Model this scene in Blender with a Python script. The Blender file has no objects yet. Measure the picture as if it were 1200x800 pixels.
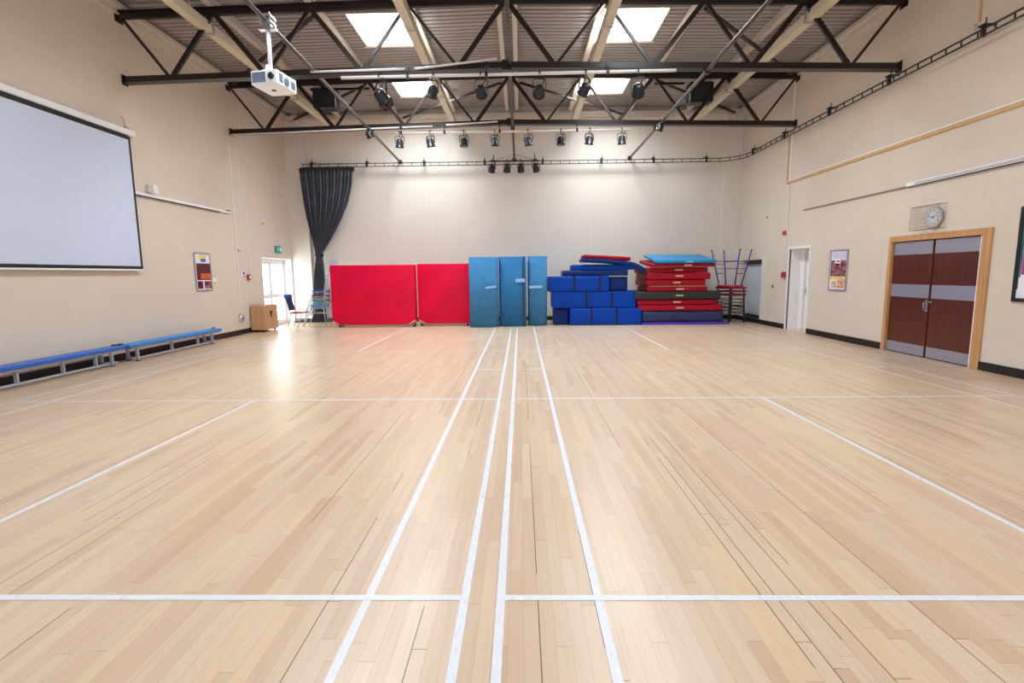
import bpy, bmesh, math, random
from mathutils import Vector, Matrix, Euler
random.seed(7)
PI = math.pi
S = bpy.context.scene
COL = S.collection

# ------------------------------------------------------------------ room constants (metres)
XL, XR, XC = -7.43, 6.97, -0.23          # left wall, right wall, ridge
YB, YF = 16.95, -4.0                     # back wall, wall behind the camera
H = 6.95                                 # wall height (into the roof void)

# ------------------------------------------------------------------ mesh builder
class MB:
    def __init__(self): self.bm = bmesh.new()
    def add(self, fn, M=None):
        n = len(self.bm.verts)
        fn(self.bm)
        self.bm.verts.ensure_lookup_table()
        if M is not None:
            for v in self.bm.verts[n:]: v.co = M @ v.co
        return self
    def box(self, x0, x1, y0, y1, z0, z1, bevel=0, seg=2, M=None, mi=0):
        bm = self.bm
        co = [(x0,y0,z0),(x1,y0,z0),(x1,y1,z0),(x0,y1,z0),(x0,y0,z1),(x1,y0,z1),(x1,y1,z1),(x0,y1,z1)]
        vs = [bm.verts.new(M @ Vector(c) if M is not None else c) for c in co]
        fs = [bm.faces.new([vs[i] for i in f]) for f in ((0,3,2,1),(4,5,6,7),(0,1,5,4),(1,2,6,5),(2,3,7,6),(3,0,4,7))]
        for f in fs: f.material_index = mi
        if bevel:
            es = list({e for f in fs for e in f.edges})
            r = bmesh.ops.bevel(bm, geom=es, offset=bevel, segments=seg, affect='EDGES', profile=0.5)
            for f in r['faces']: f.material_index = mi
        return self
    def bar(self, p0, p1, w, t=None, up=(0,0,1), mi=0):
        """rectangular bar from p0 to p1, w across, t along 'up'"""
        t = w if t is None else t
        p0, p1 = Vector(p0), Vector(p1); d = (p1-p0).normalized()
        u = Vector(up); s = d.cross(u)
        if s.length < 1e-4: s = d.cross(Vector((0,1,0)))
        s.normalize(); u = s.cross(d).normalized()
        vs = []
        for p in (p0, p1):
            for a, b in ((-1,-1),(1,-1),(1,1),(-1,1)): vs.append(self.bm.verts.new(p + s*a*w/2 + u*b*t/2))
        for f in ((3,2,1,0),(4,5,6,7),(0,1,5,4),(1,2,6,5),(2,3,7,6),(3,0,4,7)):
            self.bm.faces.new([vs[i] for i in f]).material_index = mi
        return self
    def tube(self, pts, r, seg=10, caps=True, mi=0):
        pts = [Vector(p) for p in pts]; rings = []
        d0 = (pts[1]-pts[0]).normalized()
        ref = Vector((0,0,1)) if abs(d0.z) < .9 else Vector((1,0,0))
        s = d0.cross(ref).normalized()
        for i, p in enumerate(pts):
            a = pts[max(i-1,0)]; b = pts[min(i+1,len(pts)-1)]
            d = (b-a).normalized()
            s = (s - d*s.dot(d)).normalized(); u = d.cross(s)
            rr = r[i] if isinstance(r, (list,tuple)) else r
            rings.append([self.bm.verts.new(p + (s*math.cos(2*PI*k/seg)+u*math.sin(2*PI*k/seg))*rr) for k in range(seg)])
        for A, B in zip(rings, rings[1:]):
            for k in range(seg):
                f = self.bm.faces.new((A[k],A[(k+1)%seg],B[(k+1)%seg],B[k])); f.smooth = True; f.material_index = mi
        if caps:
            self.bm.faces.new(rings[0][::-1]).material_index = mi; self.bm.faces.new(rings[-1]).material_index = mi
        return self
    def lathe(self, prof, M=None, seg=20, mi=0):
        """prof: list of (r, z) about local z"""
        rings = []
        for r, z in prof:
            ring = []
            for k in range(seg):
                c = Vector((r*math.cos(2*PI*k/seg), r*math.sin(2*PI*k/seg), z))
                ring.append(self.bm.verts.new(M @ c if M is not None else c))
            rings.append(ring)
        for A, B in zip(rings, rings[1:]):
            for k in range(seg):
                f = self.bm.faces.new((A[k],A[(k+1)%seg],B[(k+1)%seg],B[k])); f.smooth = True; f.material_index = mi
        self.bm.faces.new(rings[0][::-1]).material_index = mi; self.bm.faces.new(rings[-1]).material_index = mi
        return self
    def prism(self, poly, axis, a, b, mi=0, smooth=False):
        """poly: 2-D outline in the two other axes (order x,y,z minus axis), extruded a..b"""
        def P(p, t):
            if axis == 'x': return (t, p[0], p[1])
            if axis == 'y': return (p[0], t, p[1])
            return (p[0], p[1], t)
        A = [self.bm.verts.new(P(p,a)) for p in poly]; B = [self.bm.verts.new(P(p,b)) for p in poly]
        n = len(poly)
        for k in range(n):
            f = self.bm.faces.new((A[k],A[(k+1)%n],B[(k+1)%n],B[k])); f.material_index = mi; f.smooth = smooth
        self.bm.faces.new(A[::-1]).material_index = mi; self.bm.faces.new(B).material_index = mi
        return self
    def quad(self, *c, mi=0):
        self.bm.faces.new([self.bm.verts.new(p) for p in c]).material_index = mi
        return self
    def build(self, name, mats, parent=None, origin=None, bevel=0, smooth=False, seg=2):
        off = Vector(origin) if origin is not None else Vector((0,0,0))
        q = parent
        while q is not None: off = off + Vector(q.location); q = q.parent
        for v in self.bm.verts: v.co -= off
        bmesh.ops.recalc_face_normals(self.bm, faces=self.bm.faces)
        me = bpy.data.meshes.new(name); self.bm.to_mesh(me); self.bm.free()
        for m in (mats if isinstance(mats,(list,tuple)) else [mats]): me.materials.append(m)
        if smooth:
            for p in me.polygons: p.use_smooth = True
        o = bpy.data.objects.new(name, me); COL.objects.link(o)
        if parent is not None: o.parent = parent
        if origin is not None: o.location = origin
        if bevel:
            bv = o.modifiers.new('bevel','BEVEL'); bv.width = bevel; bv.segments = seg; bv.limit_method = 'ANGLE'; bv.angle_limit = math.radians(40)
        return o

def thing(name, label, cat, loc=(0,0,0), group=None):
    o = bpy.data.objects.new(name, None); COL.objects.link(o); o.location = loc
    o.empty_display_size = .05
    o['label'] = label; o['category'] = cat
    if group: o['group'] = group
    return o
def tag(o, label, cat, group=None):
    o['label'] = label; o['category'] = cat
    if group: o['group'] = group
    return o
def struct(o):
    o['kind'] = 'structure'; return o
def dup(root, loc, label, group=None):
    r = root.copy(); COL.objects.link(r); r.location = loc; r['label'] = label
    if group: r['group'] = group
    for ch in list(root.children):
        c = ch.copy(); COL.objects.link(c); c.parent = r
        for g in ch.children:
            d = g.copy(); COL.objects.link(d); d.parent = c
    return r

# ------------------------------------------------------------------ materials
class NT:
    def __init__(self, name):
        self.m = bpy.data.materials.new(name); self.m.use_nodes = True
        self.t = self.m.node_tree; self.n = self.t.nodes; self.b = self.n['Principled BSDF']
    def node(self, kind, **kw):
        x = self.n.new(kind)
        for k, v in kw.items(): setattr(x, k, v)
        return x
    def link(self, a, b): self.t.links.new(a, b)
    def math(self, op, a, b=None):
        x = self.node('ShaderNodeMath', operation=op)
        for i, v in enumerate((a, b)):
            if v is None: continue
            if isinstance(v, (int,float)): x.inputs[i].default_value = v
            else: self.link(v, x.inputs[i])
        return x.outputs[0]
    def noise(self, scale, detail=3, coord='Object', stretch=None, rough=.5):
        tc = self.node('ShaderNodeTexCoord'); src = tc.outputs[coord]
        if stretch:
            mp = self.node('ShaderNodeMapping'); mp.inputs['Scale'].default_value = stretch; self.link(src, mp.inputs[0]); src = mp.outputs[0]
        x = self.node('ShaderNodeTexNoise'); x.inputs['Scale'].default_value = scale; x.inputs['Detail'].default_value = detail; x.inputs['Roughness'].default_value = rough
        self.link(src, x.inputs['Vector']); return x.outputs['Fac']
    def ramp(self, fac, stops):
        x = self.node('ShaderNodeValToRGB'); cr = x.color_ramp
        while len(cr.elements) < len(stops): cr.elements.new(.5)
        for e, (p, c) in zip(cr.elements, stops): e.position = p; e.color = (*c, 1)
        self.link(fac, x.inputs[0]); return x.outputs[0]
    def mix(self, fac, a, b, blend='MIX'):
        x = self.node('ShaderNodeMix', data_type='RGBA', blend_type=blend)
        for i, v in ((0,fac),(6,a),(7,b)):
            if isinstance(v,(int,float)): x.inputs[i].default_value = v
            elif isinstance(v,tuple): x.inputs[i].default_value = (*v,1)
            else: self.link(v, x.inputs[i])
        return x.outputs[2]
    def bump(self, h, strength=.2, dist=.01):
        x = self.node('ShaderNodeBump'); x.inputs['Strength'].default_value = strength; x.inputs['Distance'].default_value = dist
        self.link(h, x.inputs['Height']); self.link(x.outputs[0], self.b.inputs['Normal'])
    def set(self, **kw):
        for k, v in kw.items():
            i = self.b.inputs[k.replace('_',' ')]
            if isinstance(v, tuple): i.default_value = (*v,1)
            elif isinstance(v,(int,float)): i.default_value = v
            else: self.link(v, i)

def hexc(h):
    c = [int(h[i:i+2],16)/255 for i in (0,2,4)]
    return tuple(x/12.92 if x <= .04045 else ((x+.055)/1.055)**2.4 for x in c)
def sc(c, k): return tuple(min(1,x*k) for x in c)

def mat(name, col, rough=.5, metal=0, vary=.08, scale=6, bump=0, bscale=60, bdist=.002, stretch=None, spec=.5, **kw):
    if isinstance(col,str): col = hexc(col)
    t = NT(name)
    n = t.noise(scale, stretch=stretch)
    t.set(Base_Color=t.ramp(n, [(.3, sc(col,1-vary)), (.7, sc(col,1+vary))]), Roughness=rough, Metallic=metal, Specular_IOR_Level=spec, **kw)
    if bump: t.bump(t.noise(bscale, 4, stretch=stretch), bump, bdist)
    return t.m
def emit(name, col, strength, vary=.1, scale=1.5):
    t = NT(name)
    n = t.noise(scale, 2)
    c = t.ramp(n, [(.3, sc(col,1-vary)), (.7, col)])
    t.set(Base_Color=(.8,.8,.8), Roughness=.15, Emission_Color=c, Emission_Strength=strength)
    return t.m

def wall_mat(name, horiz):           # painted fair-faced blockwork
    t = NT(name)
    tc = t.node('ShaderNodeTexCoord'); sx = t.node('ShaderNodeSeparateXYZ'); t.link(tc.outputs['Object'], sx.inputs[0])
    cb = t.node('ShaderNodeCombineXYZ'); t.link(sx.outputs[horiz], cb.inputs[0]); t.link(sx.outputs[2], cb.inputs[1])
    br = t.node('ShaderNodeTexBrick'); t.link(cb.outputs[0], br.inputs['Vector'])
    br.inputs['Scale'].default_value = 1; br.inputs['Brick Width'].default_value = .45; br.inputs['Row Height'].default_value = .225
    br.inputs['Mortar Size'].default_value = .006; br.inputs['Mortar Smooth'].default_value = .35
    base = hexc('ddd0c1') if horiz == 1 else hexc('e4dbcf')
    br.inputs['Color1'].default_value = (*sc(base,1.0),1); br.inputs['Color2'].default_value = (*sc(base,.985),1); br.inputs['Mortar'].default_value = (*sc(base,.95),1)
    n = t.noise(.55, 4, rough=.6)
    tint = t.ramp(n, [(.25, (.95,.94,.925)), (.75, (1,1,1))])
    joint = None
    for p in ((10.22, 13.82, 6.6) if horiz == 1 else (2.35, -2.9)):
        j = t.math('LESS_THAN', t.math('ABSOLUTE', t.math('SUBTRACT', sx.outputs[horiz], p)), .007)
        joint = j if joint is None else t.math('MAXIMUM', joint, j)
    wc = t.mix(1.0, br.outputs['Color'], tint, 'MULTIPLY')
    wc = t.mix(t.math('MULTIPLY', joint, .16), wc, hexc('8a7a66'))
    t.set(Base_Color=wc, Roughness=.5, Specular_IOR_Level=.35)
    hgt = t.math('ADD', t.math('MULTIPLY', br.outputs['Fac'], -1.0), t.math('MULTIPLY', t.noise(35, 4), .35))
    t.bump(hgt, .22, .004)
    return t.m

def floor_mat():                     # long narrow strip boards running up the hall
    t = NT('strip_wood_floor')
    tc = t.node('ShaderNodeTexCoord'); sx = t.node('ShaderNodeSeparateXYZ'); t.link(tc.outputs['Object'], sx.inputs[0])
    W = .066
    u = t.math('DIVIDE', sx.outputs[0], W); row = t.math('FLOOR', u); fu = t.math('FRACT', u)
    wn = t.node('ShaderNodeTexWhiteNoise', noise_dimensions='1D'); t.link(row, wn.inputs['W'])
    v = t.math('ADD', t.math('DIVIDE', sx.outputs[1], 1.15), t.math('MULTIPLY', wn.outputs['Value'], 17.3))
    colm = t.math('FLOOR', v); fv = t.math('FRACT', v)
    cb = t.node('ShaderNodeCombineXYZ'); t.link(row, cb.inputs[0]); t.link(colm, cb.inputs[1])
    w2 = t.node('ShaderNodeTexWhiteNoise', noise_dimensions='2D'); t.link(cb.outputs[0], w2.inputs['Vector'])
    rnd = w2.outputs['Value']
    board = t.ramp(rnd, [(0, hexc('c6a688')), (.10, hexc('ccae91')), (.45, hexc('d0b497')), (.8, hexc('d4ba9e')), (1, hexc('d5b892'))])
    # grain, shifted per board
    cg = t.node('ShaderNodeCombineXYZ')
    t.link(t.math('ADD', t.math('MULTIPLY', sx.outputs[0], 55.0), t.math('MULTIPLY', rnd, 90.0)), cg.inputs[0]); t.link(t.math('MULTIPLY', sx.outputs[1], 2.2), cg.inputs[1]); t.link(t.math('MULTIPLY', rnd, 40.0), cg.inputs[2])
    gn = t.node('ShaderNodeTexNoise'); gn.inputs['Scale'].default_value = 1; gn.inputs['Detail'].default_value = 5; gn.inputs['Roughness'].default_value = .6; t.link(cg.outputs[0], gn.inputs['Vector'])
    grain = t.ramp(gn.outputs['Fac'], [(.28, (.88,.84,.80)), (.5, (1,1,1)), (.8, (1.0,.98,.96))])
    c = t.mix(.75, board, grain, 'MULTIPLY')
    big = t.noise(.7, 4, rough=.6, stretch=(1,.45,1))
    c = t.mix(1.0, c, t.ramp(big, [(.3, (.93,.90,.88)), (.7, (1,1,1))]), 'MULTIPLY')
    spots = t.ramp(t.noise(7, 2, stretch=(1.6,.8,1)), [(.79,(1,1,1)), (.83,(.72,.58,.48))])
    c = t.mix(.5, c, spots, 'MULTIPLY')
    # gaps between boards, some of them dark and open
    wr = t.node('ShaderNodeTexWhiteNoise', noise_dimensions='1D'); t.link(t.math('ADD', row, 57.0), wr.inputs['W'])
    open_ = t.math('MULTIPLY', t.math('GREATER_THAN', wr.outputs['Value'], .76), t.math('GREATER_THAN', t.noise(.9, 2, stretch=(2,.5,1)), .50))
    gw = t.math('ADD', t.math('MULTIPLY', open_, .028), .012)
    eu = t.math('MINIMUM', fu, t.math('SUBTRACT', 1.0, fu)); ev = t.math('MINIMUM', fv, t.math('SUBTRACT', 1.0, fv))
    gap_u = t.math('LESS_THAN', fu, t.math('MULTIPLY', gw, 2.0)); gap_v = t.math('LESS_THAN', ev, .0016)
    gap = t.math('MAXIMUM', gap_u, gap_v)
    gs = t.math('MULTIPLY', gap, t.math('ADD', t.math('MULTIPLY', open_, .50), .36))
    c = t.mix(gs, c, hexc('4a2f1e'))
    rough = t.math('ADD', .24, t.math('MULTIPLY', t.noise(3, 3), .16))
    t.set(Base_Color=c, Roughness=rough, Specular_IOR_Level=.75)
    t.bump(t.math('ADD', t.math('MULTIPLY', gap, -1.0), t.math('MULTIPLY', gn.outputs['Fac'], .12)), .25, .0015)
    return t.m

def line_mat():
    t = NT('court_line_paint')
    n = t.noise(14, 5, stretch=(3,1,1), rough=.7)
    t.set(Base_Color=t.ramp(n, [(.25, hexc('b9b3ad')), (.42, hexc('d5d4d8')), (.8, hexc('dfdfe4'))]), Roughness=.38)
    return t.m

def vinyl(name, col, rough=.4, wr=.35, spec=.4):   # padded vinyl / pvc mat skin with soft creases
    if isinstance(col,str): col = hexc(col)
    t = NT(name)
    n = t.noise(1.6, 3)
    t.set(Base_Color=t.ramp(n, [(.3, sc(col,.88)), (.7, sc(col,1.08))]), Roughness=rough, Specular_IOR_Level=spec)
    a = t.noise(1.5, 2.5, stretch=(1.0,1,1.5)); 
    t.bump(t.math('ADD', t.math('MULTIPLY', t.math('ABSOLUTE', t.math('SUBTRACT', a, .5)), -2.0), t.math('MULTIPLY', t.noise(180, 2), .02)), wr, .05)
    return t.m

def wood(name, c0, c1, rough=.35, along=2):
    t = NT(name)
    st = [26,26,26]; st[along] = 1.6
    n = t.noise(1.0, 6, stretch=tuple(st), rough=.65)
    t.set(Base_Color=t.ramp(n, [(.3, hexc(c0)), (.7, hexc(c1))]), Roughness=rough)
    t.bump(n, .08, .002)
    return t.m

M = {}
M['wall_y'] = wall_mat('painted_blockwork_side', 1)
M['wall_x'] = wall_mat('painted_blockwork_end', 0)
M['floor'] = floor_mat(); M['line'] = line_mat()
M['plaster'] = mat('smooth_cream_paint', 'e0d8cc', .5, vary=.02)
M['deck'] = mat('roof_deck_paint', 'a49b95', .45, vary=.05, scale=2)
M['cream_steel'] = mat('cream_painted_steel', 'd0c5b8', .45, vary=.04)
M['steel'] = mat('dark_painted_steel', '221713', .3, vary=.15, scale=4, bump=.05)
M['tube'] = mat('grey_brown_steel_tube', '4a403b', .32, .2, vary=.12)
M['black'] = mat('black_metal', '17161a', .35, vary=.2)
M['blackpl'] = mat('black_paint_skirting', '17120f', .42, vary=.3, scale=9)
M['silver'] = mat('silver_metal', 'b9b8ba', .3, .85, vary=.08)
M['alu'] = mat('brushed_aluminium_plate', 'a9a9b8', .34, .55, vary=.05, scale=1, stretch=(1,1,40))
M['white'] = mat('white_plastic', 'eeeef0', .4, vary=.03)
M['white_pipe'] = mat('white_painted_pipe', 'e4dcd6', .35, vary=.05)
M['white_paint'] = mat('white_gloss_paint', 'eceaea', .3, vary=.03)
M['tube_light'] = mat('cream_diffuser', 'd6cbaf', .4, vary=.05, scale=2)
M['skylight'] = emit('bright_skylight_glazing', (1.0,.98,.95), 9)
M['door_glow'] = emit('daylit_door_glass', (.92,1.0,.98), 6.5, vary=.3, scale=2.2)
M['screen'] = mat('projection_screen_fabric', 'cbd5ea', .7, vary=.01)
M['screen_black'] = mat('screen_border_black', '1d1618', .6, vary=.1)
M['red'] = vinyl('red_mat_vinyl', 'e2003a', .42, .5, .2)
M['red_dark'] = vinyl('deep_red_mat_vinyl', 'a00a22', .5, .25, .2)
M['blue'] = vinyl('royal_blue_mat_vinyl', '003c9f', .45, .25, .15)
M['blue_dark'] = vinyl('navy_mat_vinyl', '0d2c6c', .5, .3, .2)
M['navy'] = vinyl('navy_crash_mat_vinyl', '2a2f5c', .45, .6)
M['cyan'] = vinyl('cyan_mat_vinyl', '1688c0', .4, .1)
M['charcoal'] = vinyl('charcoal_mat_vinyl', '2c2b29', .5, .3)
M['purple'] = vinyl('purple_mat_base', '5a3aa8', .5, .3)
M['carpet'] = mat('blue_carpet_foam', '437ca8', .9, vary=.12, scale=5, bump=.25, bscale=350, bdist=.003, spec=.1)
M['carpet2'] = mat('blue_carpet_foam_two', '3672a2', .9, vary=.12, scale=5, bump=.25, bscale=350, bdist=.003, spec=.1)
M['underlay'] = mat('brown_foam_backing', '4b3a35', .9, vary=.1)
M['tape'] = mat('pale_blue_strap', '93bfe2', .6, vary=.06)
M['tan'] = mat('tan_canvas', 'b08a68', .7)
M['tagc'] = mat('cream_mat_tag', 'c9a78a', .6)
M['strap_black'] = mat('black_webbing', '0b0c12', .7)
M['drape'] = mat('charcoal_drape', '5a5b65', .8, vary=.12, scale=3, bump=.15, bscale=120, spec=.15)
M['ply'] = wood('plywood', 'b98a5e', 'caa077', .5)
M['mahog'] = wood('mahogany_veneer', '47190b', '662e17', .28)
M['oak'] = wood('pale_softwood', 'b98350', 'd0a06c', .4)
M['bench_blue'] = mat('bright_blue_bench_pad', '2a86cf', .4, vary=.06)
M['bench_blue2'] = mat('deep_blue_bench_pad', '2a63bd', .4, vary=.06)
M['bench_grey'] = mat('bench_grey_metal', 'aeb0b8', .4, .3)
M['chair_grey'] = mat('pale_grey_blue_tube', 'b4c4d0', .35, .4)
M['purple_tube'] = mat('purple_painted_tube', '4a3a96', .35)
M['brown_tube'] = mat('dark_brown_tube', '33201f', .4)
M['seat_red'] = mat('red_seat', 'c0273f', .5); M['seat_blue'] = mat('blue_seat', '1f44a8', .5)
M['seat_green'] = mat('green_seat', '1e9d8e', .5); M['seat_sky'] = mat('sky_blue_seat', '3f95d8', .5)
M['seat_maroon'] = mat('maroon_seat', '8c1f33', .5); M['seat_navy'] = mat('navy_back_pad', '14224f', .5)
M['exit_green'] = mat('exit_sign_green', '0f9a86', .4); M['fire_red'] = mat('fire_point_red', 'b8333c', .4)
M['sign_blue'] = mat('safety_sign_blue', '4a58c0', .4); M['yellow'] = mat('yellow_paper', 'e0d060', .6)
M['paper'] = mat('white_paper', 'eceaf0', .6, vary=.03); M['lilac'] = mat('lilac_notice', 'd4cce6', .6)
M['orange_strip'] = mat('tan_timber_strip', 'cfa876', .5)
M['magenta'] = mat('magenta_print', 'b03a86', .5, vary=.3, scale=4); M['teal_print'] = mat('teal_print', '2f6a66', .5, vary=.3)
M['tile'] = mat('pale_blue_white_panel', 'cdd4e2', .3, vary=.03)
M['wire'] = mat('brown_wire', '9c8a70', .5, .3)
M['lens'] = mat('dark_glass_lens', '20242c', .08, spec=.8)
M['glassy'] = mat('blue_grey_glass', '6d7d92', .1, spec=.8)
M['rubber'] = mat('black_rubber', '1b1b1c', .7)
M['dark_silver'] = mat('dark_grey_metal_can', '55555a', .28, .6, vary=.2)
M['rail'] = mat('faded_brown_rail', '8e7663', .5)
M['pale_pipe'] = mat('pale_painted_conduit', 'e4ddd4', .45)
M['dial'] = mat('clock_dial', 'dfe6f0', .35, vary=.02)

def poster_mat(name, stops, scale=3.2):
    t = NT(name); n = t.noise(scale, 4, rough=.7)
    t.set(Base_Color=t.ramp(n, [(p, hexc(c)) for p, c in stops]), Roughness=.25); return t.m
M['fire_photo'] = poster_mat('dark_red_photo_print', [(.3,'2c1718'), (.5,'5a2a28'), (.62,'3a1d20'), (.8,'a05540')], 5)
M['orange_photo'] = poster_mat('orange_glow_print', [(.3,'a03a2a'), (.55,'e07040'), (.8,'f0a070')], 8)
M['crowd_photo'] = poster_mat('maroon_crowd_print', [(.25,'2a1820'), (.45,'6a2e38'), (.6,'b07c80'), (.75,'8a2c40')], 9)
M['multi_photo'] = poster_mat('multicolour_print', [(.25,'d8c23a'), (.42,'d0604a'), (.55,'e8d8c0'), (.7,'5a7ab8'), (.8,'d8a030')], 14)

# ------------------------------------------------------------------ camera
cam_d = bpy.data.cameras.new('camera'); cam = bpy.data.objects.new('camera', cam_d); COL.objects.link(cam)
yaw, pitch, roll, fpx, hc = -0.018045, 0.130292, -0.010433, 604.94, 1.5212
cam_d.sensor_fit = 'HORIZONTAL'; cam_d.sensor_width = 36; cam_d.lens = fpx/1200*36; cam_d.clip_start = .05; cam_d.clip_end = 200
fw = Vector((math.sin(yaw)*math.cos(pitch), math.cos(yaw)*math.cos(pitch), -math.sin(pitch)))
rt = Vector((math.cos(yaw), -math.sin(yaw), 0)); up = rt.cross(fw)
r2 = rt*math.cos(roll)+up*math.sin(roll); u2 = -rt*math.sin(roll)+up*math.cos(roll)
R3 = Matrix((r2, u2, -fw)).transposed()
cam.matrix_world = Matrix.Translation((0,0,hc)) @ R3.to_4x4()
S.camera = cam

# ================================================================== SETTING
# floor with painted badminton court lines (one surface, paint a hair above the boards)
f = MB()
f.box(XL-.6, XR+.9, YF-.2, YB+.2, -.12, 0)
cB, cC, NET = -.277, -.106, 8.186
left = [cB, cB-.46, cB-5.60, cB-6.06]; right = [cC, cC+.46, cC+5.60, cC+6.06]
Y0, Y1 = NET-6.68, NET+6.68; w = .02; z = .0012
def strip(x0,x1,y0,y1):
    zz = z if (x1-x0) < .05 else z+.0006
    f.quad((x0,y0,zz),(x1,y0,zz),(x1,y1,zz),(x0,y1,zz), mi=1)
for x in left+right: strip(x-w, x+w, Y0, Y1)
for side, cx in ((left, cB-3.03), (right, cC+3.03)):
    a, b = min(side), max(side)
    strip(cx-w, cx+w, Y0, NET-2.0); strip(cx-w, cx+w, NET+2.0, Y1)
    for yy in (Y0, NET-5.92, NET-2.0, NET+2.0, NET+5.92, Y1): strip(a, b, yy-w, yy+w)
for a, b in ((cB-.46,cB), (cC,cC+.46), (cB-6.06,cB-5.60), (cC+5.60,cC+6.06)): strip(a, b, NET-w, NET+w)
struct(f.build('floor', [M['floor'], M['line']]))

# walls -------------------------------------------------------------
T = .30
LD = (14.86, 16.80, 2.07)                    # left glazed door opening y0,y1,z1
m = MB()
m.box(XL-T, XL, YF, LD[0], 0, H); m.box(XL-T, XL, LD[0], LD[1], LD[2], H); m.box(XL-T, XL, LD[1], YB+T, 0, H)
struct(m.build('wall_left', M['wall_y']))
SD = (12.72, 13.66, 2.07); DD = (7.96, 9.94, 2.05); NI = (15.18, 16.55, .10, 1.86)
m = MB()
m.box(XR, XR+T, YF, DD[0], 0, H); m.box(XR, XR+T, DD[0], DD[1], DD[2], H); m.box(XR, XR+T, DD[1], SD[0], 0, H)
m.box(XR, XR+T, SD[0], SD[1], SD[2], H); m.box(XR, XR+T, SD[1], NI[0], 0, H)
m.box(XR, XR+T, NI[0], NI[1], 0, NI[2]); m.box(XR, XR+T, NI[0], NI[1], NI[3], H); m.box(XR, XR+T, NI[1], YB+T, 0, H)
struct(m.build('wall_right', M['wall_y']))
struct(MB().box(XL-T, XR+T, YB, YB+T, 0, H).build('wall_back', M['wall_x']))
struct(MB().box(XL-T, XR+T, YF-T, YF, 0, H).build('wall_front', M['wall_x']))
# lining of the shallow recess in the right wall
m = MB(); m.box(XR+.20, XR+.26, NI[0], NI[1], NI[2], NI[3]-.13)
for k in range(1,4): m.box(XR+.196, XR+.2, NI[0], NI[1], NI[2]+k*.43-.004, NI[2]+k*.43)
struct(m.build('trim_1', M['tile']))
m = MB(); m.box(XR+.14, XR+.26, NI[0], NI[1], NI[3]-.13, NI[3]); m.box(XR+.17, XR+.26, NI[0], NI[1], NI[2], NI[2]+.11)
struct(m.build('trim_2', M['blackpl']))
struct(MB().box(XR-.012, XR+.002, 14.80, 15.18, .10, 1.93).build('trim_3', M['plaster']))
# corner piers
for nme, x0, x1 in (('trim_4', XL, -6.80), ('trim_5', 6.40, XR)):
    struct(MB().box(x0, x1, YB-.10, YB+.01, 0, 6.0).build(nme, M['plaster']))
for nme, x in (('trim_6', -7.05), ('trim_7', 6.62)):
    struct(MB().box(x-.09, x+.09, YB-.14, YB+.01, 6.0, 6.6).build(nme, M['cream_steel']))
# eaves beams (cream) along walls
struct(MB().box(XL, XL+.16, YF, YB, 6.42, 6.50).box(XL, XL+.05, YF, YB, 6.34, 6.42).build('trim_8', M['cream_steel']))
struct(MB().box(XR-.16, XR, YF, YB, 6.42, 6.50).box(XR-.05, XR, YF, YB, 6.34, 6.42).build('trim_9', M['cream_steel']))
struct(MB().box(XL+.16, XR-.16, YB-.20, YB+.01, 6.33, 6.47).build('trim_10', M['cream_steel']))
# baseboards
m = MB(); m.box(XL, XL+.022, YF, LD[0], 0, .13); m.box(XL, XL+.022, LD[1], YB-.1, 0, .13)
struct(m.build('baseboard_left', M['blackpl']))
m = MB(); m.box(XR-.022, XR, YF, 7.86, 0, .13); m.box(XR-.022, XR, 10.05, 12.66, 0, .13); m.box(XR-.022, XR, 13.72, YB-.1, 0, .13)
struct(m.build('baseboard_right', M['blackpl']))
m = MB(); m.box(XL+.02, -6.80, YB-.122, YB-.1, 0, .13); m.box(6.40, XR-.02, YB-.122, YB-.1, 0, .13); m.box(-6.80, 6.40, YB-.022, YB, 0, .13)
struct(m.build('baseboard_back', M['blackpl']))
struct(MB().box(XL, XR, YF, YF+.022, 0, .13).build('baseboard_front', M['blackpl']))

# roof deck: corrugated sheet, ribs running across the hall, with openings for skylights
def zdeck(x): return 6.70 - .019*abs(x-XC)
SKX = [(-3.44, -2.07), (1.61, 2.98)]; SKY = [(10.85,12.32), (14.22,15.68), (7.25,8.72), (3.6,5.07), (0.0,1.47)]  # the nearer rows are out of view, added for lighting
m = MB(); P = .155
prof = [(0,0),(.100,0),(.108,.065),(.147,.065),(.155,0)]
def deck_piece(x0, x1, ya, yb):
    ys = []
    k = math.floor(ya/P)-1
    while k*P < yb:
        for dy, dz in prof[:-1]:
            y = k*P+dy
            if ya < y < yb: ys.append((y,dz))
        k += 1
    ys = [(ya,0)] + ys + [(yb,0)]
    xs = [x0] + ([XC] if x0 < XC < x1 else []) + [x1]
    rows = [[m.bm.verts.new((x,y,zdeck(x)+dz)) for y,dz in ys] for x in xs]
    for A,B in zip(rows,rows[1:]):
        for i in range(len(ys)-1): m.bm.faces.new((A[i],B[i],B[i+1],A[i+1]))
xs = [XL-T, SKX[0][0], SKX[0][1], SKX[1][0], SKX[1][1], XR+T]
for i in range(5):
    if i in (1,3):
        y = YF-T
        for a,b in sorted(SKY): deck_piece(xs[i], xs[i+1], y, a); y = b
        deck_piece(xs[i], xs[i+1], y, YB+T)
    else: deck_piece(xs[i], xs[i+1], YF-T, YB+T)
struct(m.build('ceiling', M['deck']))
struct(MB().box(XL-T, XR+T, YF-T, YB+T, 7.12, 7.2).build('trim_11', M['cream_steel']))   # weather skin over the deck
n = 1
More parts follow.
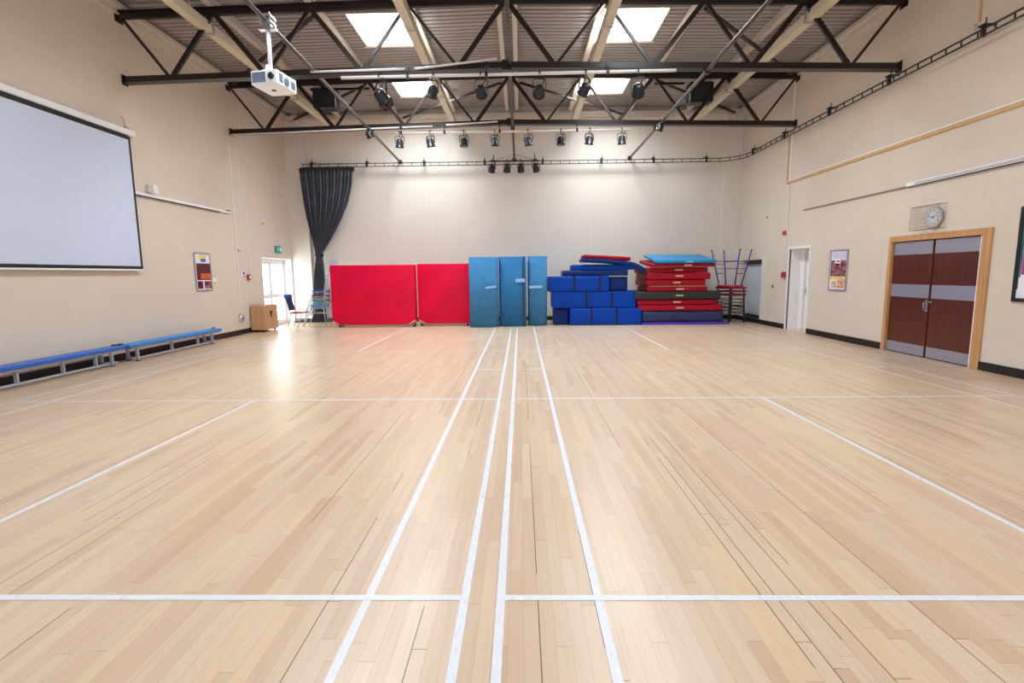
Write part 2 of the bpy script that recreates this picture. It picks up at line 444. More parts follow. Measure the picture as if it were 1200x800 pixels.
for x0,x1 in SKX:
    for a,b in SKY:
        z0 = min(zdeck(x0), zdeck(x1)); z1 = 7.0
        fr = MB(); t = .03
        fr.box(x0,x0+t,a,b,z0-.01,z1); fr.box(x1-t,x1,a,b,z0-.01,z1); fr.box(x0,x1,a,a+t,z0-.01,z1); fr.box(x0,x1,b-t,b,z0-.01,z1)
        fr.box(x0-.03, x1+.03, b, b+.05, z0-.03, z0+.04)
        o = struct(fr.build('window_%d' % n, M['cream_steel']))
        MB().box(x0+t,x1-t,a+t,b-t,6.84,6.86).build('pane', M['skylight'], o)
        n += 1

# ------------------------------------------------------------------ doors
# door 1: daylit glazed double door, left wall, set back in a white reveal
xd = XL-.26
d1 = MB()
d1.box(xd-.04, xd+.03, LD[0], LD[0]+.06, 0, LD[2]); d1.box(xd-.04, xd+.03, LD[1]-.06, LD[1], 0, LD[2]); d1.box(xd-.04, xd+.03, LD[0]+.06, LD[1]-.06, LD[2]-.09, LD[2])
o1 = struct(d1.build('door_1', M['white_paint']))
m = MB(); m.box(xd, XL+.004, LD[1]-.012, LD[1]+.001, 0, LD[2]); m.box(xd, XL+.004, LD[0]-.001, LD[0]+.012, 0, LD[2]); m.box(xd, XL+.004, LD[0]+.012, LD[1]-.012, LD[2]-.012, LD[2]+.001)
m.build('reveal', M['white_paint'], o1)
for a, b in ((LD[0]+.065, 15.80), (15.81, LD[1]-.065)):
    l = MB(); s = .075
    l.box(xd-.025, xd+.02, a, a+s, .01, 1.97); l.box(xd-.025, xd+.02, b-s, b, .01, 1.97)
    for z0,z1 in ((.01,.16),(.86,.98),(1.88,1.97)): l.box(xd-.025, xd+.02, a+s, b-s, z0, z1)
    lf = l.build('door_leaf', M['white_paint'], o1)
    MB().box(xd-.008, xd+.0, a+s, b-s, .16, .86).build('pane', M['door_glow'], lf)
    MB().box(xd-.008, xd+.0, a+s, b-s, .98, 1.88).build('pane', M['door_glow'], lf)
m = MB(); m.tube([(xd+.02,15.86,1.06),(xd+.09,15.86,1.06),(xd+.09,15.97,1.04)], .012)
m.build('door_handle', M['silver'], o1)
# door 2: narrow white door ajar, right wall
d2 = MB()
d2.box(XR-.02, XR+.03, SD[0]-.06, SD[0], 0, SD[2]+.06); d2.box(XR-.02, XR+.03, SD[1], SD[1]+.06, 0, SD[2]+.06); d2.box(XR-.02, XR+.03, SD[0], SD[1], SD[2], SD[2]+.06)
o2 = struct(d2.build('door_2', M['white_paint']))
m = MB(); m.box(XR+.03, XR+.34, SD[1]-.012, SD[1]+.002, 0, SD[2]); m.box(XR+.03, XR+.34, SD[0]-.002, SD[0]+.012, 0, SD[2]); m.box(XR+.03, XR+.34, SD[0], SD[1], SD[2]-.012, SD[2]+.002)
m.build('reveal', M['white_paint'], o2)
MB().box(XR+.27, XR+.34, 13.44, SD[1]-.012, .0, SD[2]-.012).build('door_frame', M['white_paint'], o2)
th = math.radians(9)
Md = Matrix.Translation((XR+.25, SD[0]+.01, 0)) @ Matrix.Rotation(-th, 4, 'Z')
lf = MB().box(-.045, 0, .02, .70, .01, SD[2]-.03, M=Md).build('door_leaf', M['white_paint'], o2, bevel=.004)
m = MB(); m.box(-.052, -.045, .60, .66, .92, 1.10, M=Md)
a = [Md @ Vector(p) for p in ((-.045,.64,1.02),(-.11,.64,1.02),(-.11,.50,1.02))]; m.tube(a, .011)
m.build('door_handle', M['silver'], lf)
MB().box(XR+.45, XR+.47, SD[0]-.05, SD[1]+.25, 0, SD[2]).build('shaded_passage_wall', M['underlay'], o2)  # dark brown colour stands in for the shadow beside the ajar leaf
# door 3: mahogany double door with metal plates and softwood frame
d3 = MB(); y0,y1 = DD[0], DD[1]
d3.box(XR-.03, XR+.10, y0-.10, y0+.06, 0, DD[2]+.08); d3.box(XR-.03, XR+.10, y1-.02, y1+.06, 0, DD[2]+.08); d3.box(XR-.03, XR+.10, y0+.06, y1-.02, DD[2]-.02, DD[2]+.08)
d3.box(XR-.006, XR+.10, y0+.06, y0+.085, 0, DD[2]-.02)
o3 = struct(d3.build('door_3', M['oak'], bevel=.004))
MB().box(XR-.034, XR-.028, y0+.052, y0+.066, .0, DD[2]-.03).build('draught_strip', M['white'], o3)
MB().box(XR+.06, XR+.12, y0+.085, y1-.02, .0, DD[2]-.02).build('door_stop', M['black'], o3)
xl = XR+.02
for a,b in ((8.05, 8.955), (8.985, 9.915)):
    lf = MB().box(xl, xl+.045, a, b, .012, 2.025).build('door_leaf', M['mahog'], o3, bevel=.003)
    MB().box(xl-.003, xl+.001, a+.012, b-.012, .02, .20).build('kick_plate', M['alu'], lf)
    MB().box(xl-.003, xl+.001, a+.012, b-.012, 1.03, 1.26).build('push_plate', M['alu'], lf)
    MB().box(xl-.003, xl+.001, a+.012, b-.012, 1.79, 2.01).build('head_plate', M['alu'], lf)
    if a > 8.5:
        h = MB(); h.box(xl-.005, xl, 9.0, 9.055, .80, 1.0); h.tube([(xl-.004,9.028,.84),(xl-.05,9.028,.84),(xl-.05,9.028,.96),(xl-.004,9.028,.96)], .009)
        h.build('pull_handle', M['silver'], lf)
    else:
        MB().lathe([(.02,0),(.02,.012),(.012,.03)], M=Matrix.Translation((xl,8.93,.97)) @ Matrix.Rotation(-PI/2,4,'Y')).build('lock', M['silver'], lf)

# ================================================================== ROOF STEELWORK
def zb(x): return 5.345 - .0196*abs(x-XC)      # axis of a bottom chord
def zt(x): return 6.475 - .0196*abs(x-XC)
def truss(y, label):
    t = thing('roof_truss', label, 'roof truss', (XC, y, 0), 'lattice roof trusses')
    for nm, zf in (('top_chord', zt), ('bottom_chord', zb)):
        m = MB()
        for s in (-1,1):
            xe = XL+.03 if s < 0 else XR-.03
            for dy in (-.045,.045):                                     # pair of angles back to back
                m.bar((XC,y+dy*.5,zf(XC)), (xe,y+dy*.5,zf(xe)), .02, .125)
                m.bar((XC,y+dy,zf(XC)+(-.055 if nm=='bottom_chord' else .055)), (xe,y+dy,zf(xe)+(-.055 if nm=='bottom_chord' else .055)), .08, .015)
        m.build(nm, M['steel'], t)
    MB().box(XC-.09, XC+.09, y-.06, y+.06, zb(XC)-.09, zb(XC)+.085).build('splice_plate', M['steel'], t)
    for s in (-1,1):
        xe = XL if s < 0 else XR
        MB().box(min(xe,xe-s*.02), max(xe,xe-s*.02), y-.09, y+.09, zt(xe)-.12, zt(xe)+.1).build('end_plate', M['steel'], t)
        MB().box(min(xe,xe-s*.02), max(xe,xe-s*.02), y-.07, y+.07, zb(xe)-.09, zb(xe)+.09).build('end_plate', M['steel'], t)
        for k in range(4):
            xt, xb, xn = XC+s*1.8*k, XC+s*(1.8*k+.9), XC+s*1.8*(k+1)
            if k == 3: xn = xe-s*.05
            w1, w2 = (.085,.045) if k in (0,3) else ((.05,.085) if k==1 else (.06,.09))
            if k == 0: w1 = .085; w2 = .05
            g = .045*s
            MB().bar((xt+g,y,zt(xt)-.05), (xb-g,y,zb(xb)+.05), w1, .05, up=(0,1,0)).build('web_member', M['steel'], t)
            MB().bar((xb+g,y,zb(xb)+.05), (xn-g*.6,y,zt(xn)-.05), w2, .05, up=(0,1,0)).build('web_member', M['steel'], t)
    return t
truss(10.15, 'dark steel roof truss nearer the camera, above the bar of six large spotlights')
truss(13.75, 'dark steel lattice roof truss farther back, nearer the back wall, with two black loudspeakers')

names = ['by the left wall','between the left loudspeaker and the left skylights','along the inner edge of the left skylights','along the ridge','along the inner edge of the right skylights','along the outer edge of the right skylights','nearest the right wall']
for i, k in enumerate((-3,-2,-1,0,1,2,3)):
    m = MB(); x = XC+1.8*k; zz = zdeck(x)
    if k == 0:
        for dx in (-.15,.15): m.box(x+dx-.035, x+dx+.035, YF+.02, YB-.2, zz-.165, zz-.004); m.box(x+dx-.05,x+dx+.05, YF+.02, YB-.2, zz-.175, zz-.16)
        if k == 0: lab = 'pair of cream steel roof purlins along the ridge of the hall'
    else:
        m.box(x-.03, x+.03, YF+.02, YB-.2, zz-.155, zz-.004); m.box(x-.06, x+.06, YF+.02, YB-.2, zz-.17, zz-.155)
        lab = 'cream steel roof purlin running up the hall ' + names[i]
    tag(m.build('roof_purlin', M['cream_steel'], origin=(x, 10, zz-.17)), lab, 'roof beam', 'cream roof purlins')

def brace(a, b, lab):
    tag(MB().bar((*a,6.34),(*b,6.34), .06, .05).build('roof_brace', M['steel'], origin=(*a,6.34)), lab, 'brace', 'diagonal roof braces')
brace((-3.83,10.3),(XL+.25,13.6), 'dark diagonal roof brace above the white projector, left bay between the trusses')
brace((3.45,10.3),(XR-.25,13.6), 'dark diagonal roof brace at right between the two trusses')
brace((XC-.25,13.9),(-3.6,16.7), 'dark diagonal roof brace from the ridge towards the back wall, left of centre')
brace((XC+.25,13.9),(3.2,16.7), 'dark diagonal roof brace from the ridge towards the back wall, right of centre')
brace((-3.95,13.9),(-7.0,16.7), 'dark diagonal roof brace behind the left loudspeaker, running to the back left corner')
brace((3.5,13.9),(6.6,16.7), 'dark diagonal roof brace behind the right loudspeaker, running to the back right corner')

# long tie tubes running up the hall under the trusses
for x, z0, z1, lab in ((-3.80, 5.42, 5.08, 'long grey steel tube running up the hall through the projector bracket'),
                       (-.17, 5.50, 5.10, 'long grey steel tube running up the middle of the hall to the back wall'),
                       (3.46, 5.30, 5.10, 'long grey steel tube running up the right of the hall to the back wall')):
    m = MB(); m.tube([(x, -1, z0+.12),(x, 8.3, z0-.09),(x, YB-.03, z1)], .034, 12)
    o = m.build('tie_tube', M['tube'], origin=(x, 8, 5.2)); tag(o, lab, 'pipe', 'long tubes under the trusses')
    MB().lathe([(.07,0),(.07,.02)], M=Matrix.Translation((x, YB, z1)) @ Matrix.Rotation(PI/2,4,'X')).build('wall_flange', M['tube'], o)
    for yy in (10.15,13.75):
        zz = z0-.09+(z1-z0+.09)*(yy-8.3)/(YB-8.3)
        MB().box(x-.05,x+.05,yy-.06,yy+.06,zz-.05,zz+.05).build('tube_clamp', M['black'], o)

# white conduits fixed to the bottom chords
for y, segs in ((10.02, [((-3.84,5.25),(-2.05,5.27)), ((-1.92,5.27),(-.40,5.42))]), (13.62, [((-7.36,5.11),(-2.2,5.245)), ((-1.95,5.26),(-.55,5.33))])):
    for i,(a,b) in enumerate(segs):
        o = MB().tube([(a[0],y,a[1]),(b[0],y,b[1])], .02, 10).build('conduit', M['white_pipe'], origin=(a[0],y,a[1]))
        tag(o, 'white conduit along the bottom of the %s roof truss, %s' % ('nearer' if y < 12 else 'farther', 'left length' if i==0 else 'sloping length next to the centre'), 'conduit', 'white conduits on the trusses')

# fluorescent battens -------------------------------------------------
def batten(x, y0, y1, lab):
    z = 6.10
    t = thing('fluorescent_batten', lab, 'light fitting', (x, (y0+y1)/2, z), 'fluorescent battens')
    MB().box(x-.085, x+.085, y0, y1, z+.05, z+.12).build('housing', M['cream_steel'], t, bevel=.004)
    MB().prism([(x-.088,z+.05),(x-.080,z-.045),(x+.080,z-.045),(x+.088,z+.05)], 'y', y0+.05, y1-.05).build('diffuser', M['tube_light'], t)
    for yy in (y0, y1-.05): MB().prism([(x-.098,z+.06),(x-.092,z-.055),(x+.092,z-.055),(x+.098,z+.06)], 'y', yy, yy+.05).build('end_cap', M['cream_steel'], t)
    for yy in (y0+.5, y1-.5): MB().tube([(x,yy,z+.12),(x,yy,zdeck(x)-.01)], .01, 6).build('hanger_rod', M['cream_steel'], t)
cols = [(-5.82,'leftmost row, by the left wall'), (-2.02,'row beside the left skylights'), (1.66,'row beside the right skylights'), (5.36,'rightmost row, by the right wall')]
for x, where in cols:
    for (a,b), w2 in zip(((6.6,10.22),(10.32,13.93),(14.0,16.5)), ('nearest the camera','middle fitting','farthest, by the back wall')):
        batten(x, a, b, 'cream fluorescent batten light, %s, %s' % (where, w2))

# loudspeakers on the far truss ------------------------------------------------
for x, lab in ((-5.02,'black loudspeaker hung from the far truss on the left side'), (4.63,'black loudspeaker hung from the far truss on the right side')):
    t = thing('loudspeaker', lab, 'loudspeaker', (x,14.05,5.78), 'roof loudspeakers')
    MB().box(x-.30,x+.30,13.87,14.22,5.80,6.30, bevel=.03).build('cabinet', M['black'], t)
    MB().box(x-.23,x+.23,13.855,13.872,5.87,6.24, bevel=.006).build('grille', M['rubber'], t)
    m = MB(); s = 1 if x < 0 else -1
    m.bar((x-.4,14.05,6.31),(x+s*1.15,14.05,6.31), .05,.05); m.box(x-.05,x+.05,13.74,14.1,6.30,6.43)
    m.build('bracket', M['steel'], t)

# ================================================================== STAGE LIGHTS
def pipe(p0, p1, r, label, hangers, cat='lighting bar', extra=None):
    o = MB().tube([p0,p1], r, 12).build('lighting_bar', extra or M['white_pipe'], origin=p0); tag(o, label, cat, 'lighting bars')
    for x, ztop in hangers:
        t_ = (x-p0[0])/(p1[0]-p0[0]); zz = p0[2]+(p1[2]-p0[2])*t_
        m = MB(); m.tube([(x,p0[1],ztop),(x,p0[1],zz+r)], .012, 8); m.box(x-.035,x+.035,p0[1]-.035,p0[1]+.035,ztop-.05,ztop+.03); m.box(x-.025,x+.025,p0[1]-r-.01,p0[1]+r+.01,zz-r-.01,zz+r+.01)
        m.build('hanger', M['black'], o)
    return o
def stage_light(x, y, z, label, group, s=1.0, tilt=60, yaw=0, silver=False, barn=False, drop=.2):
    """z is the pipe centre; the can hangs below in a yoke. tilt: degrees the beam drops from the vertical"""
    t = thing('stage_light', label, 'spotlight', (x,y,z), group)
    Rz = Matrix.Rotation(math.radians(yaw), 4, 'Z'); B = Matrix.Translation((x,y,z)) @ Rz
    m = MB(); m.tube([B@Vector(p) for p in ((-.0,-.05,-.02),(0,-.05,.035),(0,0,.055),(0,.05,.035),(0,.05,-.02))], .012*s, 8); m.tube([B@Vector((0,0,-.03)), B@Vector((0,0,-.09*s))], .012, 8)
    m.build('hook_clamp', M['black'], t)
    wy = .115*s; zt_ = -.085*s; zp = -(.085+drop)*s
    m = MB()
    pts = [(-wy,0,zp),(-wy,0,zt_-.03),(-wy*.75,0,zt_),(wy*.75,0,zt_),(wy,0,zt_-.03),(wy,0,zp)]
    for a,b in zip(pts,pts[1:]): m.bar(B@Vector(a), B@Vector(b), .012, .028, up=Rz@Vector((0,1,0)))
    m.build('yoke', M['black'], t)
    P_ = B @ Matrix.Translation((0,0,zp)) @ Matrix.Rotation(math.radians(tilt), 4, 'X')   # local -z is the beam
    r = .095*s; L = .092*s
    can = MB().lathe([(r*.35,L*1.25),(r*.7,L*1.1),(r*.92,L*.75),(r*.95,L*.2),(r,L*.15),(r,-L*.75),(r*1.12,-L*.8),(r*1.12,-L),(r*.98,-L),(r*.98,-L*.9)], M=P_, seg=20)
    c = can.build('lamp_can', M['dark_silver'] if silver else M['black'], t)
    MB().lathe([(r*.95,-L*.86),(r*.6,-L*.93),(r*.1,-L*.96)], M=P_, seg=20).build('lens', M['lens'], c)
    MB().lathe([(r*1.14,-L*.72),(r*1.16,-L*.74),(r*1.16,-L*1.04),(r*1.02,-L*1.05)], M=P_, seg=20).build('colour_frame', M['black'], c)
    if barn:
        for k in range(4):
            Q = P_ @ Matrix.Rotation(k*PI/2, 4, 'Z') @ Matrix.Translation((0,-r*1.05,-L*1.02)) @ Matrix.Rotation(math.radians(28), 4, 'X')
            MB().box(-r*.75,r*.75,-.004,.004,-.12*s,0,M=Q).build('barn_door', M['black'], c)
    m = MB()
    a = B@Vector((0,0.02,0.0)); b = P_@Vector((0,0,L*1.2))
    mid = (a+b)/2 + Rz@Vector((.16*s,.03,.02)); q = [a*(1-u)**2+mid*2*u*(1-u)+b*u*u for u in [i/8 for i in range(9)]]
    m.tube(q, .008, 6); m.build('cable', M['black'], t)
    return t
pipe((-3.28,10.02,5.135),(2.86,10.02,5.165), .03, 'long white lighting bar under the nearer roof truss carrying six spotlights', [(-2.05,5.28),(-.6,5.33),(1.62,5.28)])
G1 = 'spotlights on the near bar'
spec1 = [(-2.55,1.2,50,-35,True,'large spotlight with barn doors, leftmost on the near lighting bar'),(-1.60,.98,35,30,False,'black spotlight second from left on the near lighting bar'),
         (-.70,1.0,65,-8,False,'black spotlight on the near lighting bar just left of the central tube'),(.37,1.05,75,5,False,'black spotlight on the near lighting bar just right of the central tube'),
         (1.20,.98,50,25,False,'black spotlight second from right on the near lighting bar'),(2.18,1.08,60,-12,False,'black spotlight rightmost on the near lighting bar')]
for x,s,ti,ya,bd,lab in spec1: stage_light(x, 10.02, 5.15, lab, G1, s, ti, ya, barn=bd, drop=.21)
pipe((-3.15,13.62,5.085),(2.80,13.62,5.09), .024, 'thin white lighting bar under the farther roof truss carrying eight small spotlights', [(-3.0,5.24),(-1.9,5.27),(-.5,5.3),(1.45,5.27)])
G2 = 'spotlights on the far bar'; ords = ['leftmost','second from left','third from left','just left of the centre tube','just right of the centre tube','third from right','second from right','rightmost']
for i,(x,ti,ya) in enumerate(((-3.05,20,20),(-2.26,15,-25),(-1.41,-2,0),(-.63,15,10),(.22,18,-20),(1.04,-2,4),(1.76,15,25),(2.58,18,-10))):
    stage_light(x, 13.62, 5.087, 'small black spotlight on the far lighting bar, %s' % ords[i], G2, 1.0, ti, ya, silver=(i not in (2,5)), drop=.17)
stage_light(-3.80, 13.55, 5.18, 'single small spotlight clipped to the left long tube near the far truss', 'spotlights on the tubes', .85, 30, -45, drop=.08)
stage_light(3.46, 13.35, 5.19, 'single small spotlight clipped to the right long tube near the far truss', 'spotlights on the tubes', .85, 25, 40, drop=.08)
pipe((-.92,16.30,4.93),(.58,16.30,4.93), .02, 'short black lighting bar in front of the back wall carrying four spotlights', [], extra=M['black'])
bar3 = [o for o in bpy.data.objects if o.get('label','').startswith('short black lighting bar')][0]
m = MB()
for x in (-.80,.45): m.tube([(x,16.30,4.93),(x,16.30,5.12)], .014, 8); m.bar((x,16.3,5.0),(x,YB,5.0), .03,.03)
m.tube([(XC+.06,16.30,4.94),(XC+.06,16.3,5.13)], .008, 6)
for s in (-1,1): m.tube([(XC+.06,16.3,5.13),(XC+.06+s*.6,16.3,4.95)], .006, 6)
m.build('hanger', M['black'], bar3)
for i,(x,ya) in enumerate(((-.85,25),(-.39,8),(.03,-8),(.49,-18))):
    stage_light(x, 16.30, 4.93, 'small black spotlight on the short back wall bar, %s' % ('leftmost','second from left','third from left','rightmost')[i], 'spotlights on the back wall bar', 1.0, 38, ya, drop=.14)

# ================================================================== PROJECTOR
px, py = -3.80, 8.31
t = thing('ceiling_projector', 'white ceiling projector on a pole hanging from the left long tube', 'projector', (px,py,5.36))
m = MB(); m.box(px-.09,px+.09,py-.10,py+.10,5.30,5.33); m.box(px-.09,px+.09,py-.10,py+.10,5.38,5.41); m.box(px-.07,px+.07,py-.06,py+.06,5.24,5.30)
for s in (-1,1):
    for q in (-1,1): m.tube([(px+s*.07,py+q*.08,5.26),(px+s*.07,py+q*.08,5.44)], .009, 6)
m.box(px-.13,px+.13,py-.045,py+.045,5.215,5.24); m.build('tube_bracket', M['silver'], t)
MB().tube([(px,py,5.22),(px,py,4.66)], .033, 14).build('drop_pole', M['white_paint'], t)
Mp = Matrix.Translation((px-.03,py+.16,4.515)) @ Matrix.Rotation(math.radians(-9),4,'Z')
body = MB().box(-.22,.22,-.26,.26,-.105,.105, bevel=.016, M=Mp).build('projector_body', M['white'], t)
m = MB(); m.box(-.19,.03,-.266,-.258,-.070,.075, bevel=.003, M=Mp); m.build('vent_grille', M['glassy'], body)
m = MB(); m.lathe([(.05,0),(.05,.02),(.04,.025)], M=Mp@Matrix.Translation((.125,-.255,.01))@Matrix.Rotation(PI/2,4,'X')); m.build('lens', M['lens'], body)
m = MB(); m.lathe([(.062,0),(.062,.016),(.05,.018)], M=Mp@Matrix.Translation((.218,-.02,.0))@Matrix.Rotation(PI/2,4,'Y'))
m.box(.218,.224,-.20,-.11,-.05,.07, M=Mp); m.box(.218,.224,.10,.21,-.06,.05, M=Mp); m.build('side_socket', M['glassy'], body)
m = MB(); m.lathe([(.035,0),(.035,.006),(.03,.008)], M=Mp@Matrix.Translation((-.01,.0,-.105))@Matrix.Rotation(PI,4,'X')); m.build('mount_disc', M['underlay'], body)
m = MB(); m.lathe([(.10,0),(.10,.012),(.045,.03),(.04,.10)], M=Mp@Matrix.Translation((.02,-.155,.102))); m.build('mount_plate', M['white_paint'], body)

# ================================================================== LEFT WALL THINGS
xw = XL
# projection screen
t = thing('projection_screen', 'large white pull-down projection screen with black border on the left wall', 'projection screen', (xw+.06, 8.0, 1.65))
y0, y1 = 6.05, 10.03
MB().box(xw+.075, xw+.08, y0+.05, y1-.05, 1.74, 4.10).build('screen_fabric', M['screen'], t)
m = MB(); m.box(xw+.0755, xw+.083, y0, y0+.05, 1.685, 4.15); m.box(xw+.0755, xw+.083, y1-.05, y1, 1.685, 4.15); m.box(xw+.0755, xw+.083, y0+.05, y1-.05, 1.685, 1.74); m.box(xw+.0755, xw+.083, y0+.05, y1-.05, 4.09, 4.17)
m.build('black_border', M['screen_black'], t)
m = MB(); m.box(xw+.005, xw+.115, y0-.1, y1+.13, 4.17, 4.28, bevel=.02); m.build('roller_case', M['white'], t)
MB().box(xw+.068, xw+.092, y0, y1, 1.655, 1.685, bevel=.004).build('bottom_bar', M['white'], t)
m = MB(); m.box(xw, xw+.04, y1-.02, y1+.06, 4.28, 4.34); m.tube([(xw+.02,y1,4.33),(xw+.02,y1-.03,4.45),(xw+.02,y1-.09,4.50)], .008, 6); m.box(xw, xw+.05, y1+.02, y1+.08, 4.11, 4.17)
m.build('wall_bracket', M['orange_strip'], t)
# trunking to the right of the screen
t = MB().box(xw, xw+.05, 6.6, 13.35, 3.115, 3.17, bevel=.004).build('cable_trunking', M['white'], origin=(xw,10,3.12)); tag(t, 'white horizontal cable trunking on the left wall running behind the screen', 'trunking')
MB().box(xw+.01, xw+.045, 6.6, 12.9, 3.098, 3.116).build('lower_lip', M['underlay'], t)
MB().box(xw, xw+.06, 13.2, 13.35, 3.165, 3.19).build('end_cover', M['black'], t)
o = MB().box(xw, xw+.08, 10.42, 10.50, 3.19, 3.34, bevel=.01).build('wall_sensor', M['cream_steel'], origin=(xw,10.5,3.19)); tag(o, 'small white sensor box on the left wall just above the trunking, right of the screen', 'sensor')
MB().box(xw+.01, xw+.13, 10.50, 10.62, 3.19, 3.36, bevel=.012).build('sensor_head', M['white'], o)
# conduits
for y, a, b, lab in ((13.55,.52,4.9,'white conduit down the left wall from the far truss end to the round outlet'), (14.15,1.62,6.3,'white conduit down the left wall above the red fire call point'), (16.1,2.42,6.3,'thin pale conduit above the green exit sign on the left wall')):
    o = MB().box(xw, xw+(.025 if y<16 else .012), y-.022 if y<16 else y-.01, y+.022 if y<16 else y+.01, a, b).build('conduit', M['pale_pipe'] if y < 16 else M['plaster'], origin=(xw,y,a)); tag(o, lab, 'conduit', 'conduits on the left wall')
o = MB().lathe([(.10,0),(.10,.03),(.075,.06),(.04,.09)], M=Matrix.Translation((xw,13.52,.44))@Matrix.Rotation(PI/2,4,'Y')).build('wall_outlet', M['silver'], origin=(xw,13.52,.44)); tag(o, 'round metallic outlet low on the left wall beside the plywood box', 'wall outlet')
MB().box(xw, xw+.05, 13.42, 13.62, .36, .46, bevel=.01).build('outlet_plate', M['cream_steel'], o)
for y,z_,lab in ((13.66,2.2,'small beige fixing on the left wall beside the long white conduit'), (15.05,3.03,'small beige fixing high on the left wall near the glazed door')):
    o = MB().lathe([(.035,0),(.035,.02),(.015,.05)], M=Matrix.Translation((xw,y,z_))@Matrix.Rotation(PI/2,4,'Y'), seg=12).build('wall_fixing', M['orange_strip'], origin=(xw,y,z_)); tag(o, lab, 'wall fixing')

def framed_poster(name, label, x, s, y0, y1, z0, z1, cells, frame=None, fw_=.03):
    """s=+1: on the left wall facing +x, -1: on the right wall; cells: (u0,u1,v0,v1,material,partname) u left->right as seen, v bottom->top"""
    t = thing(name, label, 'poster', (x,(y0+y1)/2,z0))
    def bx(a,b,c,d,d0,d1): 
        xa, xb = x+s*d0, x+s*d1
        return (min(xa,xb),max(xa,xb),a,b,c,d)
    m = MB(); m.box(*bx(y0,y0+fw_,z0,z1,0,.03)); m.box(*bx(y1-fw_,y1,z0,z1,0,.03)); m.box(*bx(y0+fw_,y1-fw_,z0,z0+fw_,0,.03)); m.box(*bx(y0+fw_,y1-fw_,z1-fw_,z1,0,.03))
    m.build('frame', frame or M['alu'], t, bevel=.004)
    MB().box(*bx(y0+fw_,y1-fw_,z0+fw_,z1-fw_,0,.014)).build('backing_paper', M['paper'], t)
    a0, a1, b0, b1 = y0+fw_, y1-fw_, z0+fw_, z1-fw_
    for i_, (u0,u1,v0,v1,mt,pn) in enumerate(cells):
        e_ = .0012*i_
        if s < 0: u0,u1 = 1-u1,1-u0        # on the right wall the viewer's left is the far end
        MB().box(*bx(a0+(a1-a0)*u0, a0+(a1-a0)*u1, b0+(b1-b0)*v0, b0+(b1-b0)*v1, .0145,.0165+e_)).build(pn, mt, t)
    return t
framed_poster('framed_poster', 'silver framed poster with dark red photo on the left wall above the bench', xw, 1, 11.74, 12.36, 1.20, 2.08,
    [(.06,1,.27,.74,M['fire_photo'],'photo_print'), (.3,1,.30,.46,M['orange_photo'],'glow_print'), (.25,.75,.86,.97,M['yellow'],'logo_print'), (.38,.72,.78,.87,M['sign_blue'],'logo_print'),
     (.06,.40,.03,.24,M['fire_photo'],'small_photo'), (.52,.98,.03,.24,M['crowd_photo'],'small_photo')])
t = MB().box(xw, xw+.006, 12.40, 12.58, 1.33, 1.55).build('notice_card', M['paper'], origin=(xw,12.5,1.33)); tag(t, 'small yellow and white notice card beside the framed poster on the left wall', 'notice')
m = MB(); m.box(xw+.006, xw+.008, 12.41, 12.57, 1.34, 1.40); m.box(xw+.006, xw+.008, 12.41, 12.57, 1.51, 1.545); m.build('yellow_band', M['yellow'], t)
# fire call point, blue sign, exit sign
t = MB().box(xw, xw+.06, 13.98, 14.12, 1.43, 1.58, bevel=.01).build('fire_call_point', M['fire_red'], origin=(xw,14.05,1.43)); tag(t, 'red fire alarm call point on the left wall beside the glazed door', 'fire alarm')
MB().box(xw+.06, xw+.064, 14.01, 14.09, 1.47, 1.54).build('glass_plate', M['white'], t)
t = MB().box(xw, xw+.006, 13.78, 13.92, 1.50, 1.68).build('safety_sign', M['white'], origin=(xw,13.85,1.5)); tag(t, 'small blue and white safety sign left of the red fire call point', 'sign')
m = MB(); m.lathe([(.05,0),(.05,.002)], M=Matrix.Translation((xw+.006,13.85,1.61))@Matrix.Rotation(PI/2,4,'Y')); m.box(xw+.006,xw+.008,13.79,13.91,1.51,1.54); m.build('blue_disc', M['sign_blue'], t)
t = MB().box(xw, xw+.05, 15.70, 16.08, 2.23, 2.44, bevel=.006).build('exit_sign', M['exit_green'], origin=(xw,15.9,2.23)); tag(t, 'green emergency exit sign above the glazed door', 'exit sign')
m = MB(); xx = xw+.0505
m.box(xx,xx+.002,15.95,16.04,2.27,2.40); m.bar((xx+.001,15.80,2.30),(xx+.001,15.86,2.36),.002,.02,up=(0,0,1)); m.box(xx,xx+.002,15.83,15.87,2.36,2.40)
m.bar((xx+.001,15.85,2.34),(xx+.001,15.91,2.30),.002,.016); m.bar((xx+.001,15.80,2.33),(xx+.001,15.76,2.27),.002,.016)
m.build('running_figure', M['white'], t)
t = MB().box(xd+.021, xd+.025, 15.16, 15.36, 1.17, 1.40).build('door_sticker', M['paper'], origin=(xd+.023,15.26,1.17)); tag(t, 'green and white notice stuck on the glazed door beside its middle stile', 'notice')
m = MB()
for k in range(3): m.box(xd+.025, xd+.027, 15.17, 15.35, 1.18+k*.075, 1.235+k*.075)
m.build('green_panel', M['exit_green'], t)

# plywood box on castors
t = thing('plywood_box', 'plain plywood storage box on castors by the glazed door', 'storage box', (-7.22,14.37,0))
m = MB(); m.box(-7.43+.03,-7.02,13.98,14.76,.055,.735, bevel=.008); m.build('box_body', M['ply'], t)
m = MB(); m.box(-7.022,-7.016,14.30,14.44,.49,.56); m.box(-7.022,-7.016,14.33,14.40,.39,.49); m.build('hand_hole', M['black'], t)
for x in (-7.32,-7.09):
    for y in (14.06,14.68): MB().lathe([(.028,-.015),(.028,.015)], M=Matrix.Translation((x,y,.028))@Matrix.Rotation(PI/2,4,'Y')).build('castor', M['rubber'], t)

